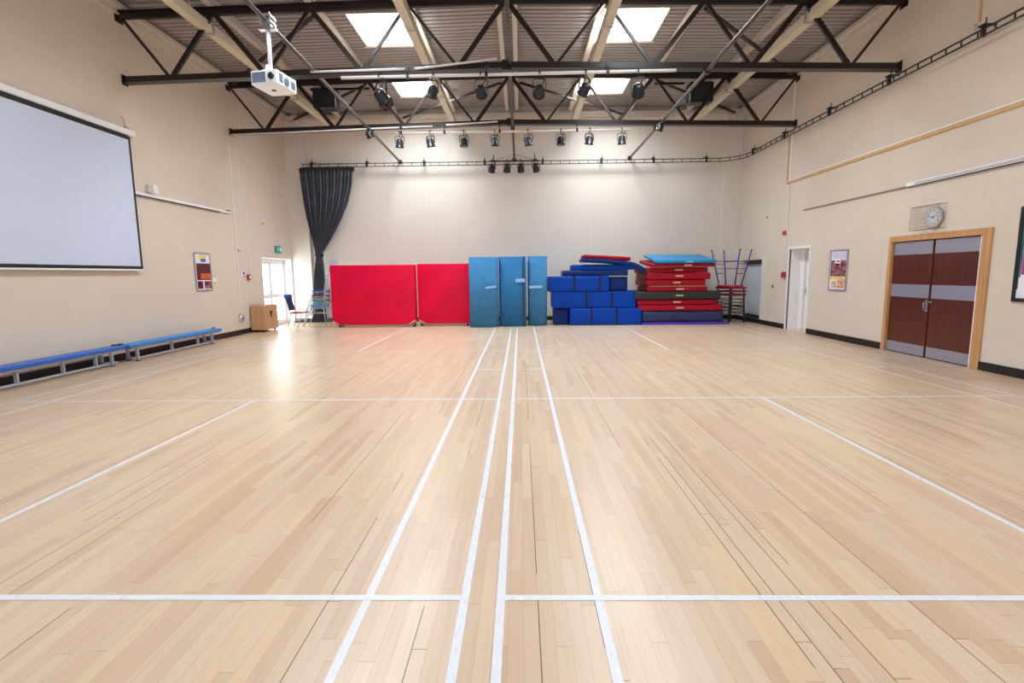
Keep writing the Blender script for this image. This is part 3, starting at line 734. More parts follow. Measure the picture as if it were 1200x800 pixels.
# benches
def bench(yn, yf, x0, x1, label, padm, feet):
    t = thing('gym_bench', label, 'bench', ((x0+x1)/2,(yn+yf)/2,0), 'gym benches along the left wall')
    MB().box(x0, x1, yn, yf, .262, .325, bevel=.018, seg=3).build('padded_top', padm, t)
    MB().box(x0+.03, x1-.03, yn+.03, yf-.03, .235, .262).build('top_frame', M['bench_grey'], t)
    MB().box((x0+x1)/2+.06-.022, (x0+x1)/2+.06+.022, yn+.14, yf-.14, .03, .062, bevel=.006).build('bottom_rail', M['bench_grey'], t)
    for i, y in enumerate(feet):
        if i in (0, len(feet)-1):
            for x in (x0+.045, x1-.045):
                l = MB().box(x-.024, x+.024, y-.018, y+.018, .012, .24).build('leg', M['bench_grey'], t)
                MB().box(x-.027,x+.027,y-.027,y+.027,0,.014).build('rubber_foot', M['rubber'], l)
            MB().box(x0+.04, x1-.04, y-.018, y+.018, .03, .07).build('cross_bar', M['bench_grey'], t)
        else: MB().box((x0+x1)/2+.03, (x0+x1)/2+.08, y-.016, y+.016, .06, .24).build('strut', M['bench_grey'], t)
    for y in (yn,yf):
        s = -1 if y == yn else 1
        m = MB(); m.box(x0+.04, x0+.10, y-s*.02-.04, y-s*.02+.04, .318, .345, bevel=.008); m.tube([(x0+.07,y-s*.02,.33),(x0+.07,y+s*.02,.34),(x0+.07,y+s*.025,.27)], .014, 8)
        m.build('hook', M['black'], t)
bench(5.85, 9.02, -7.33, -7.06, 'deep blue topped low gym bench along the left wall, nearer the camera', M['bench_blue2'], (5.98,7.05,7.80,8.42,8.72))
bench(9.10, 11.98, -7.31, -7.04, 'bright blue topped low gym bench along the left wall, farther from the camera', M['bench_blue'], (9.30,10.30,11.15,11.62))

# ================================================================== RIGHT WALL THINGS
xr = XR
o = MB().box(xr-.03, xr, 4.5, 13.98, 3.76, 3.82).build('timber_strip', M['orange_strip'], origin=(xr,10,3.77)); tag(o, 'tan timber strip running along the right wall below the curtain track', 'timber strip')
MB().box(xr-.022, xr, 4.5, 13.98, 3.822, 3.845).build('white_edge', M['white'], o)
o = MB().box(xr-.025, xr, 9.6, 13.1, 2.985, 3.010).build('thin_wall_rail', M['rail'], origin=(xr,11,2.99)); tag(o, 'thin brown rail on the right wall, upper left of the clock', 'wall rail')
o = MB().box(xr-.05, xr, 4.5, 9.66, 2.99, 3.055, bevel=.004).build('cable_trunking', M['white'], origin=(xr,7,3.0)); tag(o, 'white cable trunking with dark slots on the right wall above the mahogany doors', 'trunking')
m = MB(); m.box(xr-.052, xr-.04, 4.5, 9.45, 3.004, 3.012); m.box(xr-.052, xr-.04, 4.5, 9.45, 3.026, 3.032); m.box(xr-.04, xr, 4.5, 9.64, 2.978, 2.99); m.build('dark_slot', M['black'], o)
for y,mt,lab in ((13.98,M['orange_strip'],'tan vertical conduit on the right wall dropping from the curtain track'), (13.86,M['white'],'white vertical conduit on the right wall just beside the tan one')):
    o = MB().box(xr-.025, xr, y-.02, y+.02, 3.83, 6.3 if mt is M['white'] else 4.95).build('conduit', mt, origin=(xr,y,3.8)); tag(o, lab, 'conduit')
o = MB().box(xr-.02, xr, 13.83, 13.87, 2.12, 3.75).build('conduit', M['plaster'], origin=(xr,13.85,2.1)); tag(o, 'pale conduit on the right wall above the small white door', 'conduit')
o = MB().box(xr-.015,xr,8.46,8.50,5.22,6.35).build('conduit', M['orange_strip'], origin=(xr,8.5,5.2)); tag(o, 'brown drop conduit high on the right wall near the picture edge', 'conduit')
o = MB().box(xr-.05,xr,8.52,8.64,5.12,5.22, bevel=.01).build('junction_box', M['cream_steel'], origin=(xr,8.6,5.1)); tag(o, 'small cream junction box high on the right wall above the curtain track', 'junction box')
for y, z_, lab in ((13.86,1.34,'red fire alarm call point left of the small white door'), (13.92,2.46,'small red alarm sounder high on the right wall left of the small white door')):
    hgt = .16 if z_ < 2 else .10
    o = MB().box(xr-.07, xr, y-.07, y+.07, z_, z_+hgt, bevel=.012).build('fire_alarm', M['fire_red'], origin=(xr,y,z_)); tag(o, lab, 'fire alarm')
    MB().box(xr-.074, xr-.07, y-.04, y+.04, z_+.03, z_+hgt-.03).build('front_plate', M['fire_red'] if z_>2 else M['seat_maroon'], o)
o = MB().box(xr-.02,xr,14.45,14.49,1.06,1.14).build('keyhole_plate', M['black'], origin=(xr,14.47,1.06)); tag(o, 'tiny dark plate on the right wall beside the recess', 'wall plate')
o = MB().lathe([(.03,0),(.03,.02),(.015,.05)], M=Matrix.Translation((xr,15.0,3.02))@Matrix.Rotation(-PI/2,4,'Y'), seg=12).build('wall_fixing', M['orange_strip'], origin=(xr,15.0,3.02)); tag(o, 'small beige fixing on the right wall above the recess', 'wall fixing')
framed_poster('framed_poster', 'silver framed poster with dark group photo on the right wall beside the small white door', xr, -1, 11.22, 11.85, 1.08, 1.97,
    [(.03,1,.34,.76,M['crowd_photo'],'photo_print'), (.28,.62,.68,.80,M['paper'],'title_card'), (.36,.56,.715,.75,M['black'],'title_mark'), (.03,1,.25,.34,M['yellow'],'yellow_band'),
     (.12,.44,.04,.22,M['multi_photo'],'small_photo'), (.50,.98,.04,.30,M['multi_photo'],'small_photo'), (.02,.48,.80,.98,M['lilac'],'notice_sheet'), (.54,.98,.80,.99,M['lilac'],'notice_sheet')])
framed_poster('notice_board', 'black framed pink and green poster at the right edge, beyond the mahogany doors', xr, -1, 6.55, 7.45, 1.06, 2.37,
    [(0,.05,.1,.99,M['teal_print'],'green_print'), (.06,1,.27,.80,M['magenta'],'pink_print'), (.03,1,.01,.24,M['paper'],'text_panel'), (.06,1,.81,.97,M['teal_print'],'green_print'), (.3,.9,.10,.13,M['teal_print'],'text_line'), (.3,.9,.06,.08,M['teal_print'],'text_line')], frame=M['black'], fw_=.05)
# clock in a wire cage
cy, cz = 8.97, 2.385
t = thing('wall_clock', 'round white wall clock in a wire cage above the mahogany double doors', 'clock', (xr,cy,cz-.2))
Mc = Matrix.Translation((xr,cy,cz))@Matrix.Rotation(-PI/2,4,'Y')           # local z -> into the room
MB().lathe([(.175,0),(.18,.02),(.18,.045),(.165,.055),(.158,.05)], M=Mc, seg=36).build('case', M['silver'], t)
MB().lathe([(.16,.045),(.16,.051)], M=Mc, seg=36).build('dial', M['dial'], t)
# local x after the rotation points up (+z), local y points +y (viewer's left)
def cpt(ang, r, d): return Vector((xr-d, cy+math.sin(-ang)*r*-1*-1 if False else cy-math.sin(ang)*r, cz+math.cos(ang)*r))
m = MB()
for k in range(60):
    a = 2*PI*k/60; r0 = .142 if k%5 else .134
    m.bar(cpt(a,r0,.0525), cpt(a,.15,.0525), .0025 if k%5 else .006, .002, up=(1,0,0))
m.build('minute_marks', M['black'], t)
fc = bpy.data.curves.new('numeral','FONT'); fo = bpy.data.objects.new('numeral', fc); COL.objects.link(fo)
fc.size = .042; fc.align_x = 'CENTER'; fc.align_y = 'CENTER'; fc.extrude = .0006
bmn = MB()
for k in range(1,13):
    fc.body = str(k); bpy.context.view_layer.update()
    me = fo.evaluated_get(bpy.context.evaluated_depsgraph_get()).to_mesh()
    a = 2*PI*k/12; base = cpt(a,.113,.053)
    vs = [bmn.bm.verts.new(base + Vector((-v.co.z, -v.co.x, v.co.y))) for v in me.vertices]
    for p in me.polygons:
        try: bmn.bm.faces.new([vs[i] for i in p.vertices])
        except ValueError: pass
bpy.data.objects.remove(fo)
bmn.build('numerals', M['black'], t)
m = MB(); a = 2*PI*(1+48/60)/12; m.bar(cpt(a+PI,.02,.056), cpt(a,.075,.056), .009, .002, up=(1,0,0)); a = 2*PI*48/60; m.bar(cpt(a+PI,.025,.058), cpt(a,.12,.058), .006, .002, up=(1,0,0))
m.lathe([(.010,.054),(.010,.06)], M=Mc, seg=12)
m.build('hands', M['black'], t)
m = MB(); ya, yb, za, zb_ = 8.755, 9.375, 2.20, 2.59; dp = .13; r = .0018
for k in range(17):
    y = ya+(yb-ya)*k/16; q = r*2.2 if k in (0,16) else r
    m.tube([(xr-.0,y,za),(xr-dp,y,za),(xr-dp,y,zb_),(xr-.0,y,zb_)], q, 5)
for k in range(11):
    z_ = za+(zb_-za)*k/10; q = r*2.2 if k in (0,10) else r
    m.tube([(xr-.0,ya,z_),(xr-dp,ya,z_),(xr-dp,yb,z_),(xr-.0,yb,z_)], q, 5)
m.build('wire_cage', M['wire'], t)

# ================================================================== CURTAIN TRACK AND CURTAIN
t = thing('curtain_track', 'black double rail curtain track round the back and right walls', 'curtain track', (XC,YB-.25,4.9))
path = []
yt, xt_ = YB-.25, XR-.17; Rr = .75
path.append((-6.86, yt)); path.append((-3, yt)); path.append((1, yt)); path.append((5, yt))
for k in range(9):
    a = PI/2*k/8; path.append((xt_-Rr+Rr*math.sin(a), yt-Rr+Rr*math.cos(a)))
path += [(xt_, 13), (xt_, 10), (xt_, 4.5)]
for nm, zz in (('upper_rail',5.0),('lower_rail',4.905)):
    m = MB()
    for a,b in zip(path,path[1:]): m.bar((*a,zz),(*b,zz), .026, .02)
    m.build(nm, M['black'], t)
m = MB(); acc = 0; step = .29
for a,b in zip(path,path[1:]):
    a,b = Vector(a),Vector(b); L = (b-a).length; d = (b-a)/L; s = step-acc
    while s <= L: 
        p = a+d*s; m.box(p.x-.008,p.x+.008,p.y-.008,p.y+.008,4.91,5.0); s += step
    acc = L-(s-step)
m.build('rung', M['black'], t)
brs = [(x,yt,0,1) for x in (-6.55,-4.8,-3.0,-1.1,.72,2.55,4.16,5.79)] + [(xt_,y,1,0) for y in (15.75,13.95,12.0,10.15,8.2)]
for x,y,dx,dy in brs:
    m = MB(); m.box(x-.025,x+.025,y-.025,y+.025,4.89,5.04); m.tube([(x+dx*.03,y+dy*.03,5.0),(x+dx*.03,y+dy*.03,5.16)], .009, 6)
    ex, ey = (XR if dx else x), (YB if dy else y)
    m.bar((x,y,5.06),(ex,ey,5.06), .05,.022); m.bar((x-dx*.06,y-dy*.06,5.03),(x,y,5.06),.05,.03)
    m.build('wall_bracket', M['black'], t)

t = thing('stage_curtain', 'charcoal grey pleated curtain tied back in the far left corner', 'curtain', (-6.2,YB-.25,0))
rows = [(4.80,-6.93,-5.22),(4.70,-6.93,-5.25),(4.3,-6.90,-5.30),(3.8,-6.85,-5.45),(3.3,-6.78,-5.68),(2.8,-6.68,-5.97),(2.45,-6.60,-6.20),(2.25,-6.555,-6.345),(2.17,-6.54,-6.37),(2.08,-6.55,-6.35),(1.7,-6.62,-6.33),(1.2,-6.68,-6.33),(.7,-6.74,-6.34),(.04,-6.82,-6.30)]
m = MB(); NP = 15; NS = NP*8; grid = []
# resample rows smoothly
def rowat(zv):
    for (za,la,ra),(zb2,lb,rb) in zip(rows,rows[1:]):
        if zb2 <= zv <= za:
            u = (za-zv)/(za-zb2); return la+(lb-la)*u, ra+(rb-ra)*u
    return rows[-1][1:]
zs = [4.80-(4.76)*i/60 for i in range(61)]
for zv in zs:
    l, r_ = rowat(zv); wd = r_-l; amp = .035+.045*min(1, .5/max(wd,.2))
    line = []
    for i in range(NS+1):
        u = i/NS
        ph = 2*PI*NP*u
        dy = amp*math.sin(ph)+.015*math.sin(ph*.5+zv*1.3)
        line.append(m.bm.verts.new((l+wd*u+.012*math.sin(ph*2), YB-.25+dy-.02, zv)))
    grid.append(line)
for A,B in zip(grid,grid[1:]):
    for i in range(NS): m.bm.faces.new((A[i],A[i+1],B[i+1],B[i])).smooth = True
m.build('drape', M['drape'], t)
m = MB(); m.box(-6.94,-5.21,YB-.28,YB-.22,4.76,4.885); m.build('heading_tape', M['rubber'], t)
m = MB()
ring = [(-6.455+.13*math.cos(2*PI*k/16), YB-.27+.12*math.sin(2*PI*k/16)) for k in range(17)]
for a,b in zip(ring,ring[1:]): m.bar((*a,2.17),(*b,2.17), .014,.085)
m.tube([(-6.58,YB-.25,2.17),(-6.64,YB-.1,2.22),(-6.66,YB,2.24)], .012, 6)
m.build('tie_back', M['black'], t)
o = MB().box(-6.24,-5.95,YB-.012,YB,1.86,2.02).build('wall_notice', M['lilac'], origin=(-6.1,YB,1.86)); tag(o, 'small pale lilac notice on the back wall right of the tied curtain', 'notice')

# ================================================================== MATS AT THE BACK WALL
def wrinkled_slab(x0,x1,y0,y1,z0,z1, r=.035, seed=0, amp=.012, nx=40, ny=6, nz=30):
    """soft padded slab: a rounded box with gently uneven faces"""
    rnd = random.Random(seed); m = MB(); bm = m.bm
    ph = [rnd.uniform(0,6.28) for _ in range(8)]
    m.box(x0,x1,y0,y1,z0,z1)
    ed = list(bm.edges)
    bmesh.ops.bevel(bm, geom=ed, offset=r, segments=3, affect='EDGES', profile=.5)
    for f in bm.faces: f.smooth = True
    # loop cuts through subdivision along long edges
    for it in range(3):
        es = [e for e in bm.edges if e.calc_length() > .16]
        if es: bmesh.ops.subdivide_edges(bm, edges=es, cuts=1, use_grid_fill=True)
    cx,cy_,cz_ = (x0+x1)/2,(y0+y1)/2,(z0+z1)/2
    for v in bm.verts:
        p = v.co
        ex = 1-abs((p.x-cx)/((x1-x0)/2))**4; ez = 1-abs((p.z-cz_)/((z1-z0)/2))**4
        bulge = amp*max(0,ex)*max(0,ez)
        wv = amp*.35*(math.sin(p.x*5+ph[0])*math.sin(p.z*7+ph[1])+.6*math.sin(p.x*11+p.z*9+ph[2]))
        if p.y < cy_: p.y -= bulge+wv*max(0,ex)
        p.z += amp*.3*math.sin(p.x*4+ph[3])*(1 if p.z > cz_ else 0)
    return m

def crash_mat(label, x0,x1,y0,y1,z0,z1, seed, wheels):
    t = thing('crash_mat', label, 'gym mat', ((x0+x1)/2,(y0+y1)/2,0), 'upright red crash mats')
    # the front outline has its lower corners pulled in by the trolley straps
    c = .13; poly = [(x0+c,z0),(x1-c,z0),(x1,z0+.10),(x1,z1),(x0,z1),(x0,z0+.10)]
    m = MB(); m.prism(poly, 'y', y0, y1); bm = m.bm
    bmesh.ops.bevel(bm, geom=list(bm.edges), offset=.03, segments=3, affect='EDGES', profile=.5)
    bmesh.ops.triangulate(bm, faces=[f for f in bm.faces if len(f.verts) > 4])
    for f in bm.faces: f.smooth = True
    m.build('mat_body', M['red'], t)
    for k in (0,1):
        s = -1 if k==0 else 1; xe = x0 if k==0 else x1
        q = MB(); q.bar((xe+ -s*-.0-s*.005, y0-.008, z0+.12),(xe-s*.20, y0-.008, z0+.012), .008,.03, up=(0,0,1)); q.build('corner_strap', M['tagc'], t)
    for x in wheels:
        for yy in (y0+.04,y1-.06):
            wq = MB(); wq.lathe([(.022,-.018),(.048,-.016),(.048,.016),(.022,.018)], M=Matrix.Translation((x,yy,.048))@Matrix.Rotation(PI/2,4,'Y')); 
            wo = wq.build('castor', M['rubber'], t)
            MB().box(x-.03,x+.03,yy-.02,yy+.02,.05,.10).build('castor_fork', M['silver'], wo)
    m = MB(); m.box(x0+.1,x1-.1,y0+.06,y1-.03,.05,.075); m.build('trolley_base', M['ply'], t)
crash_mat('large upright red crash mat on castors, wider one beside the stacked chairs', -5.58,-3.10,15.10,15.46,.075,1.82, 1, (-5.36,-3.17))
crash_mat('upright red crash mat on castors, narrower one beside the blue foam rolls', -3.06,-1.30,15.30,15.66,.075,1.84, 2, (-2.98,-1.6))

# rolled carpet foam mats standing on end
def roll(label, x0, x1, y0, y1, z1, m1, end_side, strap, turns=3):
    t = thing('foam_roll', label, 'rolled mat', ((x0+x1)/2,(y0+y1)/2,0), 'upright rolled foam mats')
    cx, cy_ = (x0+x1)/2,(y0+y1)/2; ax, ay = (x1-x0)/2,(y1-y0)/2; th = .04
    def pt(ang, k):     # superellipse
        c,s = math.cos(ang), math.sin(ang); e = .5
        return (cx+(ax-k)*math.copysign(abs(c)**e,c), cy_+(ay-k)*math.copysign(abs(s)**e,s))
    N = 96; seq = []
    a0 = -PI*.24 if end_side > 0 else PI*.5
    for i in range(int(N*turns)+1):
        k = .052*i/N; seq.append((a0+2*PI*i/N, k))
    m = MB(); outer = [pt(a,k) for a,k in seq]; inner = [pt(a,k+th) for a,k in seq]
    V = [[m.bm.verts.new((*p,zv)) for p in ring_] for ring_ in (outer,inner) for zv in (.004,z1)]
    n_ = len(seq)
    for i in range(n_-1):
        for A,B,mi in ((V[0],V[1],0),(V[3],V[2],1)):
            f_ = m.bm.faces.new((A[i],A[i+1],B[i+1],B[i])); f_.smooth = True; f_.material_index = mi
        for A,B in ((V[1],V[3]),(V[2],V[0])):
            m.bm.faces.new((A[i],A[i+1],B[i+1],B[i])).material_index = 1
    for i in (0,n_-1): m.bm.faces.new((V[0][i],V[1][i],V[3][i],V[2][i])).material_index = 1
    m.build('rolled_sheet', [m1,M['underlay']], t)
    sx0,sx1,sz0,sz1,tilt_ = strap
    q = MB(); q.bar((sx0,y0-.006,(sz0+sz1)/2),(sx1,y0-.006,(sz0+sz1)/2+tilt_), .006, sz1-sz0, up=(0,0,1)); q.build('closing_strap', M['tape'], t)
    return t
roll('blue upright foam roll at left of three, beside the red crash mat', -1.50,-.60,14.72,15.27,2.00, M['carpet'], 0, (-1.0,-.70,1.10,1.16,.04))
roll('blue upright foam roll in the middle of three', -.665,.17,14.90,15.44,2.01, M['carpet2'], 1, (-.15,.12,1.28,1.38,0))
roll('blue upright foam roll at right of three, beside the blue mat pile', .19,.81,15.08,15.6,2.02, M['carpet'], 0, (.24,.62,1.09,1.17,.01))

# blue folding mats ------------------------------------------------------------
def pad(label, x0,x1,y0,y1,z0,z1, mt, straps=(), group='blue gym mats pile', seed=0, rz=0, r=.03, name='gym_mat', tagx=None, tagm=None, amp=.010):
    t = thing(name, label, 'gym mat', ((x0+x1)/2,(y0+y1)/2,z0), group)
    wrinkled_slab(x0,x1,y0,y1,z0,z1,r=min(r,(z1-z0)*.3),seed=seed,amp=amp).build('mat_body', mt, t)
    for x in straps:
        q = MB(); g = amp+.010
        q.box(x-.028,x+.028,y0-g-.004,y0-g+.003,z0+.004,z1+.004); q.box(x-.028,x+.028,y0-g,y1,z1+.0,z1+.007); q.build('strap', M['strap_black'], t)
    if tagx is not None:
        q = MB(); zc = (z0+z1)/2; q.box(tagx-.11,tagx+.11,y0-amp-.012,y0-amp-.002,zc-.022,zc+.022); q.build('carry_handle', M['tagc'], t)
    if rz: t.rotation_euler.z = math.radians(rz)
    return t
pad('blue mat block with two black straps at floor level, front of the blue pile', 1.43,3.53,15.12,16.1,.005,.50, M['blue'], (2.06,2.80), seed=3)
pad('blue mat block with two black straps in the middle tier of the blue pile', .92,3.36,15.16,16.1,.503,.985, M['blue'], (1.92,2.66), seed=4)
pad('blue mat block with two black straps in the top tier of the blue pile', .80,2.58,15.14,16.0,.988,1.43, M['blue'], (1.56,2.30), seed=5)
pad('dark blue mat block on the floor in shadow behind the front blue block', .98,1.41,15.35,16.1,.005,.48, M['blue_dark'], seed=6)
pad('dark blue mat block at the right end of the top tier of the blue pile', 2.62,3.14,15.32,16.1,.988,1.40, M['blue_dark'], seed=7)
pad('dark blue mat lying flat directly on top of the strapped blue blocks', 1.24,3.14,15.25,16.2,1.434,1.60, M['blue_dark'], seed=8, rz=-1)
pad('mid blue mat below the drooping blue mat on the blue pile', 1.50,3.32,15.25,16.15,1.604,1.765, M['blue'], seed=9, rz=-2)
# draped mat, bent over the right end of the pile
t = thing('gym_mat', 'thin blue mat drooping over the right end of the blue pile', 'gym mat', (2.7,15.65,1.77), 'blue gym mats pile')
cen = [(1.80,1.90),(2.1,1.885),(2.6,1.85),(3.0,1.81),(3.25,1.765),(3.42,1.70),(3.55,1.615),(3.63,1.53)]
thk = .05; topl, bot = [], []
for i,(x,z_) in enumerate(cen):
    a = Vector(cen[max(i-1,0)]); b = Vector(cen[min(i+1,len(cen)-1)]); d = (b-a).normalized(); n2 = Vector((-d.y,d.x))
    topl.append(Vector((x,z_))+n2*thk); bot.append(Vector((x,z_))-n2*thk)
m = MB(); m.prism([tuple(p) for p in topl]+[tuple(p) for p in bot[::-1]], 'y', 15.12, 16.1, smooth=False)
m.build('mat_body', M['blue_dark'], t, bevel=.02)
t = thing('gym_mat', 'small red mat lying on the very top of the blue pile', 'gym mat', (2.5,15.6,1.94), 'red gym mats')
m = MB(); Mr = Matrix.Translation((2.52,15.62,1.955)) @ Matrix.Rotation(math.radians(4.0),4,'Y')
bmx = wrinkled_slab(-.68,.68,-.42,.42,-.045,.06,r=.03,seed=12,amp=.012)
for v in bmx.bm.verts: v.co = Mr @ v.co
bmx.build('mat_body', M['red_dark'], t)

# red mat stack ------------------------------------------------------------------
G = 'mats in the red stack'
pad('navy crash mat with crumpled cover at the bottom of the red mat stack', 3.55,5.92,15.14,16.7,.07,.40, M['navy'], group=G, seed=20, r=.06, amp=.02)
q = MB(); q.box(3.52,6.02,15.05,16.75,.0,.03); q.box(3.56,5.95,15.10,16.7,.03,.07); o = q.build('mat_base_sheet', M['purple'], origin=(4.7,15.9,0)); tag(o, 'purple ground sheet on the floor under the red mat stack', 'ground sheet')
pad('red mat second from the bottom of the red stack, resting on the navy crash mat', 3.42,5.86,15.12,16.6,.403,.575, M['red_dark'], group=G, seed=21, tagx=4.63, rz=-.6)
pad('red mat directly under the charcoal mat in the red stack', 3.40,5.72,15.16,16.6,.578,.735, M['red_dark'], group=G, seed=22, tagx=4.55)
pad('charcoal black mat in the middle of the red stack', 3.32,5.80,15.10,16.65,.738,.965, M['charcoal'], group=G, seed=23, tagx=4.60)
pad('red mat with tan edge directly on the charcoal mat', 3.68,5.42,15.14,16.5,.968,1.10, M['red_dark'], group=G, seed=24, tagx=4.62)
pad('thin tan mat sandwiched between red mats halfway up the red stack', 3.74,5.44,15.16,16.45,1.102,1.135, M['tan'], group=G, seed=25, r=.01, amp=.004)
pad('red mat above the thin tan mat in the red stack', 3.64,5.36,15.14,16.6,1.138,1.31, M['red_dark'], group=G, seed=26, tagx=4.52)
pad('red mat fourth from the top of the red stack', 3.66,5.48,15.10,16.6,1.313,1.505, M['red_dark'], group=G, seed=27, tagx=4.58)
pad('red mat third from the top of the red stack', 3.62,5.42,15.16,16.7,1.508,1.66, M['red_dark'], group=G, seed=28, tagx=4.58)
t = thing('gym_mat', 'red mat directly beneath the cyan mat on top of the red stack', 'gym mat', (4.7,15.8,1.66), G)
def tilted(x0,x1,y0,y1,th_,tilt_,z0,seed,yaw_=0):
    b_ = wrinkled_slab(x0,x1,0,y1-y0,0,th_,r=.02,seed=seed,amp=.008)
    Mx = Matrix.Translation((0,y0,z0)) @ Matrix.Rotation(tilt_,4,'X')
    for v in b_.bm.verts: v.co = Mx @ v.co
    return b_
tilted(3.72,5.56,15.02,16.45,.10,math.radians(5.5),1.665,30).build('mat_body', M['red_dark'], t)
MB().box(4.68,4.90,14.998,15.008,1.69,1.735).build('carry_handle', M['tagc'], t)
t = thing('gym_mat', 'cyan blue mat tilted on top of the red mat stack', 'gym mat', (4.7,15.8,1.77), G)
tilted(3.86,5.58,14.96,16.45,.085,math.radians(8.5),1.768,31).build('mat_body', M['cyan'], t)
MB().box(4.70,4.92,14.94,14.95,1.79,1.83).build('carry_handle', M['tape'], t)

# ================================================================== CHAIRS AND STOOLS
def tall_chair(label, loc, seatm, group, back=True):
    """tall tubular chair facing -x, seat pad at .64"""
    t = thing('stacking_chair', label, 'chair', (0,0,0), group)
    MB().box(-.22,.22,-.20,.20,.615,.655,bevel=.014).build('seat', seatm, t)
    for s in (-1,1):
        MB().tube([(-.17,s*.175,.62),(-.44,s*.20,.006)], .013, 8).build('leg', M['chair_grey'], t)
        MB().tube([(.17,s*.175,.62),(.24,s*.20,.006)], .013, 8).build('leg', M['chair_grey'], t)
    m = MB()
    for s in (-1,1): m.tube([(.185,s*.19,.60),(.20,s*.19,.80),(.26,s*.19,1.24)], .012, 8); m.tube([(-.2,s*.18,.605),(.19,s*.18,.605)], .011, 8)
    m.tube([(.26,-.19,1.24),(.26,.19,1.24)], .012, 8); m.tube([(.225,-.19,1.0),(.225,.19,1.0)], .010, 8)
    m.build('back_frame', M['chair_grey'], t)
    m = MB()
    m.tube([(-.26,-.182,.40),(-.26,.182,.40)], .009, 8); m.tube([(.2,-.182,.40),(.2,.182,.40)], .009, 8)
    for s in (-1,1): m.tube([(-.26,s*.182,.40),(.2,s*.182,.40)], .009, 8)
    m.build('stretcher', M['chair_grey'], t)
    t.location = loc; return t
GS = 'stacked chairs by the curtain'
base = (-6.12,15.62,0)
tall_chair('tall grey framed chair with sky blue seat, bottom of the stack by the curtain', base, M['seat_sky'], GS)
tall_chair('tall grey framed chair with green seat, second in the stack by the curtain', (base[0]+.06,base[1]+.01,.15), M['seat_green'], GS)
tall_chair('tall grey framed chair with maroon seat, third in the stack by the curtain', (base[0]+.05,base[1]+.02,.29), M['seat_maroon'], GS)
tall_chair('tall grey framed chair with royal blue seat, topmost of the stack by the curtain', (base[0]+.06,base[1]+.03,.43), M['seat_blue'], GS)
t = thing('classroom_chair', 'low classroom chair with red seat and navy back between door and chair stack', 'chair', (-6.70,15.45,0))
cx, cy_ = -6.70, 15.45
MB().box(cx-.18,cx+.24,cy_-.19,cy_+.19,.415,.455,bevel=.014).build('seat', M['seat_red'], t)
Mb = Matrix.Translation((cx-.20,cy_,.50)) @ Matrix.Rotation(math.radians(-14),4,'Y')
bk = MB().box(-.02,.02,-.19,.19,.0,.46,bevel=.016,M=Mb).build('backrest', M['seat_navy'], t)
MB().box(-.045,.05,-.2,.2,.36,.49,bevel=.03,M=Mb).build('top_pad', M['seat_blue'], bk)
m = MB()
for s in (-1,1): m.tube([(cx+.20,cy_+s*.18,.42),(cx-.20,cy_+s*.18,.40),(cx-.22,cy_+s*.18,.56),(cx-.33,cy_+s*.18,.93)], .012, 8)
m.build('back_frame', M['chair_grey'], t)
for s in (-1,1):
    MB().tube([(cx-.16,cy_+s*.18,.42),(cx-.27,cy_+s*.2,.006)], .012, 8).build('leg', M['chair_grey'], t)
    MB().tube([(cx+.18,cy_+s*.18,.42),(cx+.02,cy_+s*.2,.006)], .012, 8).build('leg', M['chair_grey'], t)
m = MB()
for s in (-1,1): m.tube([(cx-.21,cy_+s*.19,.2),(cx+.09,cy_+s*.19,.2)], .009, 8)
m.build('stretcher', M['chair_grey'], t)

def tall_stool(label, loc, rz, tube_m, seat_m, flip, hgt, r_seat, r_foot, group):
    t = thing('tall_stool', label, 'stool', (0,0,0), group)
    hs = r_seat*.78
    MB().box(-hs-.03,hs+.03,-hs-.03,hs+.03,hgt-.05,hgt,bevel=.015).build('seat', seat_m, t)
    for k in range(4):
        a = PI/2*k+PI/4
        lg = MB().tube([(r_seat*math.cos(a),r_seat*math.sin(a),hgt-.045),(r_foot*math.cos(a),r_foot*math.sin(a),.012)], .020, 8).build('leg', tube_m, t)
        MB().tube([(r_foot*math.cos(a),r_foot*math.sin(a),.035),(r_foot*math.cos(a),r_foot*math.sin(a),0)], .023, 8).build('rubber_foot', M['rubber'], lg)
    m = MB()
    for k in range(4):
        zz = (.34 if k%2 else .42)*hgt/1.1
        for zq in (zz, zz+.28 if k%2==0 else zz+.22):
            rr = r_foot+(r_seat-r_foot)*(zq/hgt); a, b = PI/2*k+PI/4, PI/2*(k+1)+PI/4
            m.tube([(rr*math.cos(a),rr*math.sin(a),zq),(rr*math.cos(b),rr*math.sin(b),zq)], .011, 8)
    m.build('rung', tube_m, t)
    t.rotation_euler = (PI if flip else 0, 0, math.radians(rz)); t.location = loc
    return t
sx, sy = 6.33, 15.75
GT = 'stacked stools by the recess'
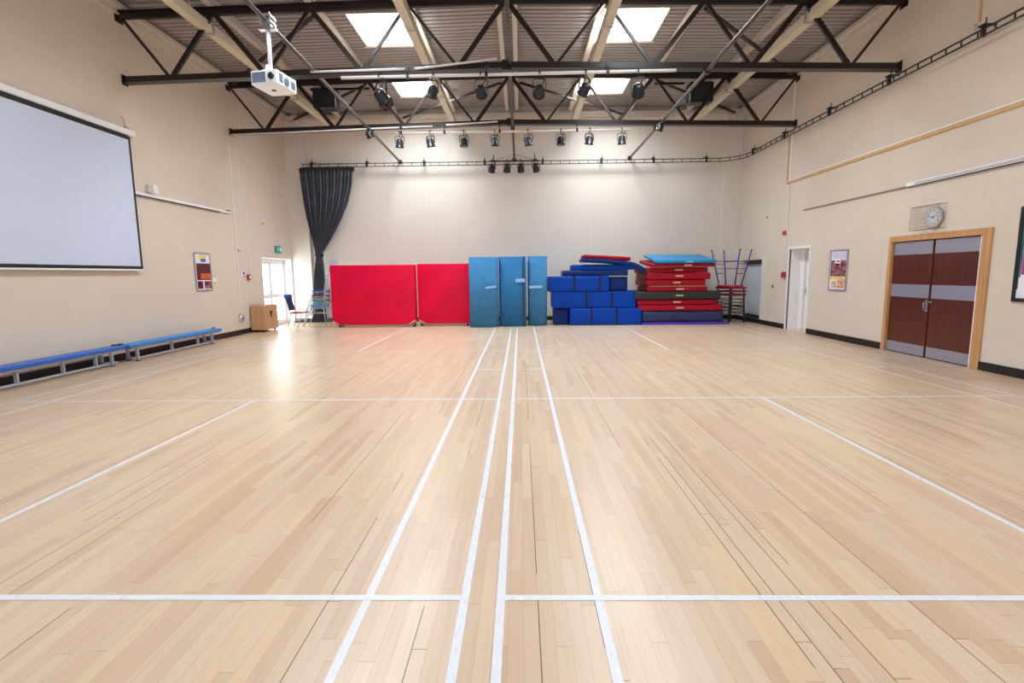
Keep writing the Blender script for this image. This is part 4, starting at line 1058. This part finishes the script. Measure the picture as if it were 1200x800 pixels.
tall_stool('dark brown framed tall stool at the bottom of the stool stack by the recess', (sx,sy,0), 20, M['brown_tube'], M['seat_maroon'], False, .86, .36, .40, GT)
tall_stool('dark brown framed tall stool in the middle of the stool stack', (sx+.01,sy,.10), 20, M['brown_tube'], M['seat_maroon'], False, .86, .36, .40, GT)
tall_stool('dark brown framed tall stool with red seat, uppermost of the upright stools', (sx,sy,.20), 20, M['brown_tube'], M['seat_maroon'], False, .86, .36, .40, GT)
tall_stool('purple framed stool turned upside down on top of the stool stack, legs in the air', (sx-.03,sy-.02,2.165), 45, M['purple_tube'], M['seat_red'], True, 1.10, .335, .59, GT)

# ================================================================== LIGHT
def area(name, loc, rot, sx_, sy_, power, col, spread=180):
    L = bpy.data.lights.new(name,'AREA'); L.shape = 'RECTANGLE'; L.size = sx_; L.size_y = sy_; L.energy = power; L.color = col
    o = bpy.data.objects.new(name, L); COL.objects.link(o); o.location = loc; o.rotation_euler = rot; L.spread = math.radians(spread); return o
# tall windows in the wall behind the camera
area('window_light', (XC, YF+.3, 1.9), (math.radians(90),0,0), 12.5, 2.4, 340, (.60,.79,1.0))
# daylight through every skylight, including the unseen nearer ones added for lighting
for x0,x1 in SKX:
    for a,b in SKY:
        area('skylight_light', ((x0+x1)/2,(a+b)/2,6.80), (0,0,0), 1.2, 1.3, 150 if b > 9 else (120 if b > 6 else (90 if b > 4 else 25)), (.72,.87,1.0), 145)
area('door_light', (xd+.10,(LD[0]+LD[1])/2,1.1), (0,math.radians(-90),0), 1.8, 1.6, 12, (.72,.88,1.0))
wd = bpy.data.worlds.new('daylight'); S.world = wd; wd.use_nodes = True
wd.node_tree.nodes['Background'].inputs[0].default_value = (.85,.92,1.0,1); wd.node_tree.nodes['Background'].inputs[1].default_value = 1.0

S.view_settings.view_transform = 'Standard'
S.view_settings.look = 'None'
S.view_settings.exposure = 0.0
S.cycles.use_denoising = True
S.cycles.max_bounces = 10; S.cycles.diffuse_bounces = 6; S.cycles.sample_clamp_indirect = 8
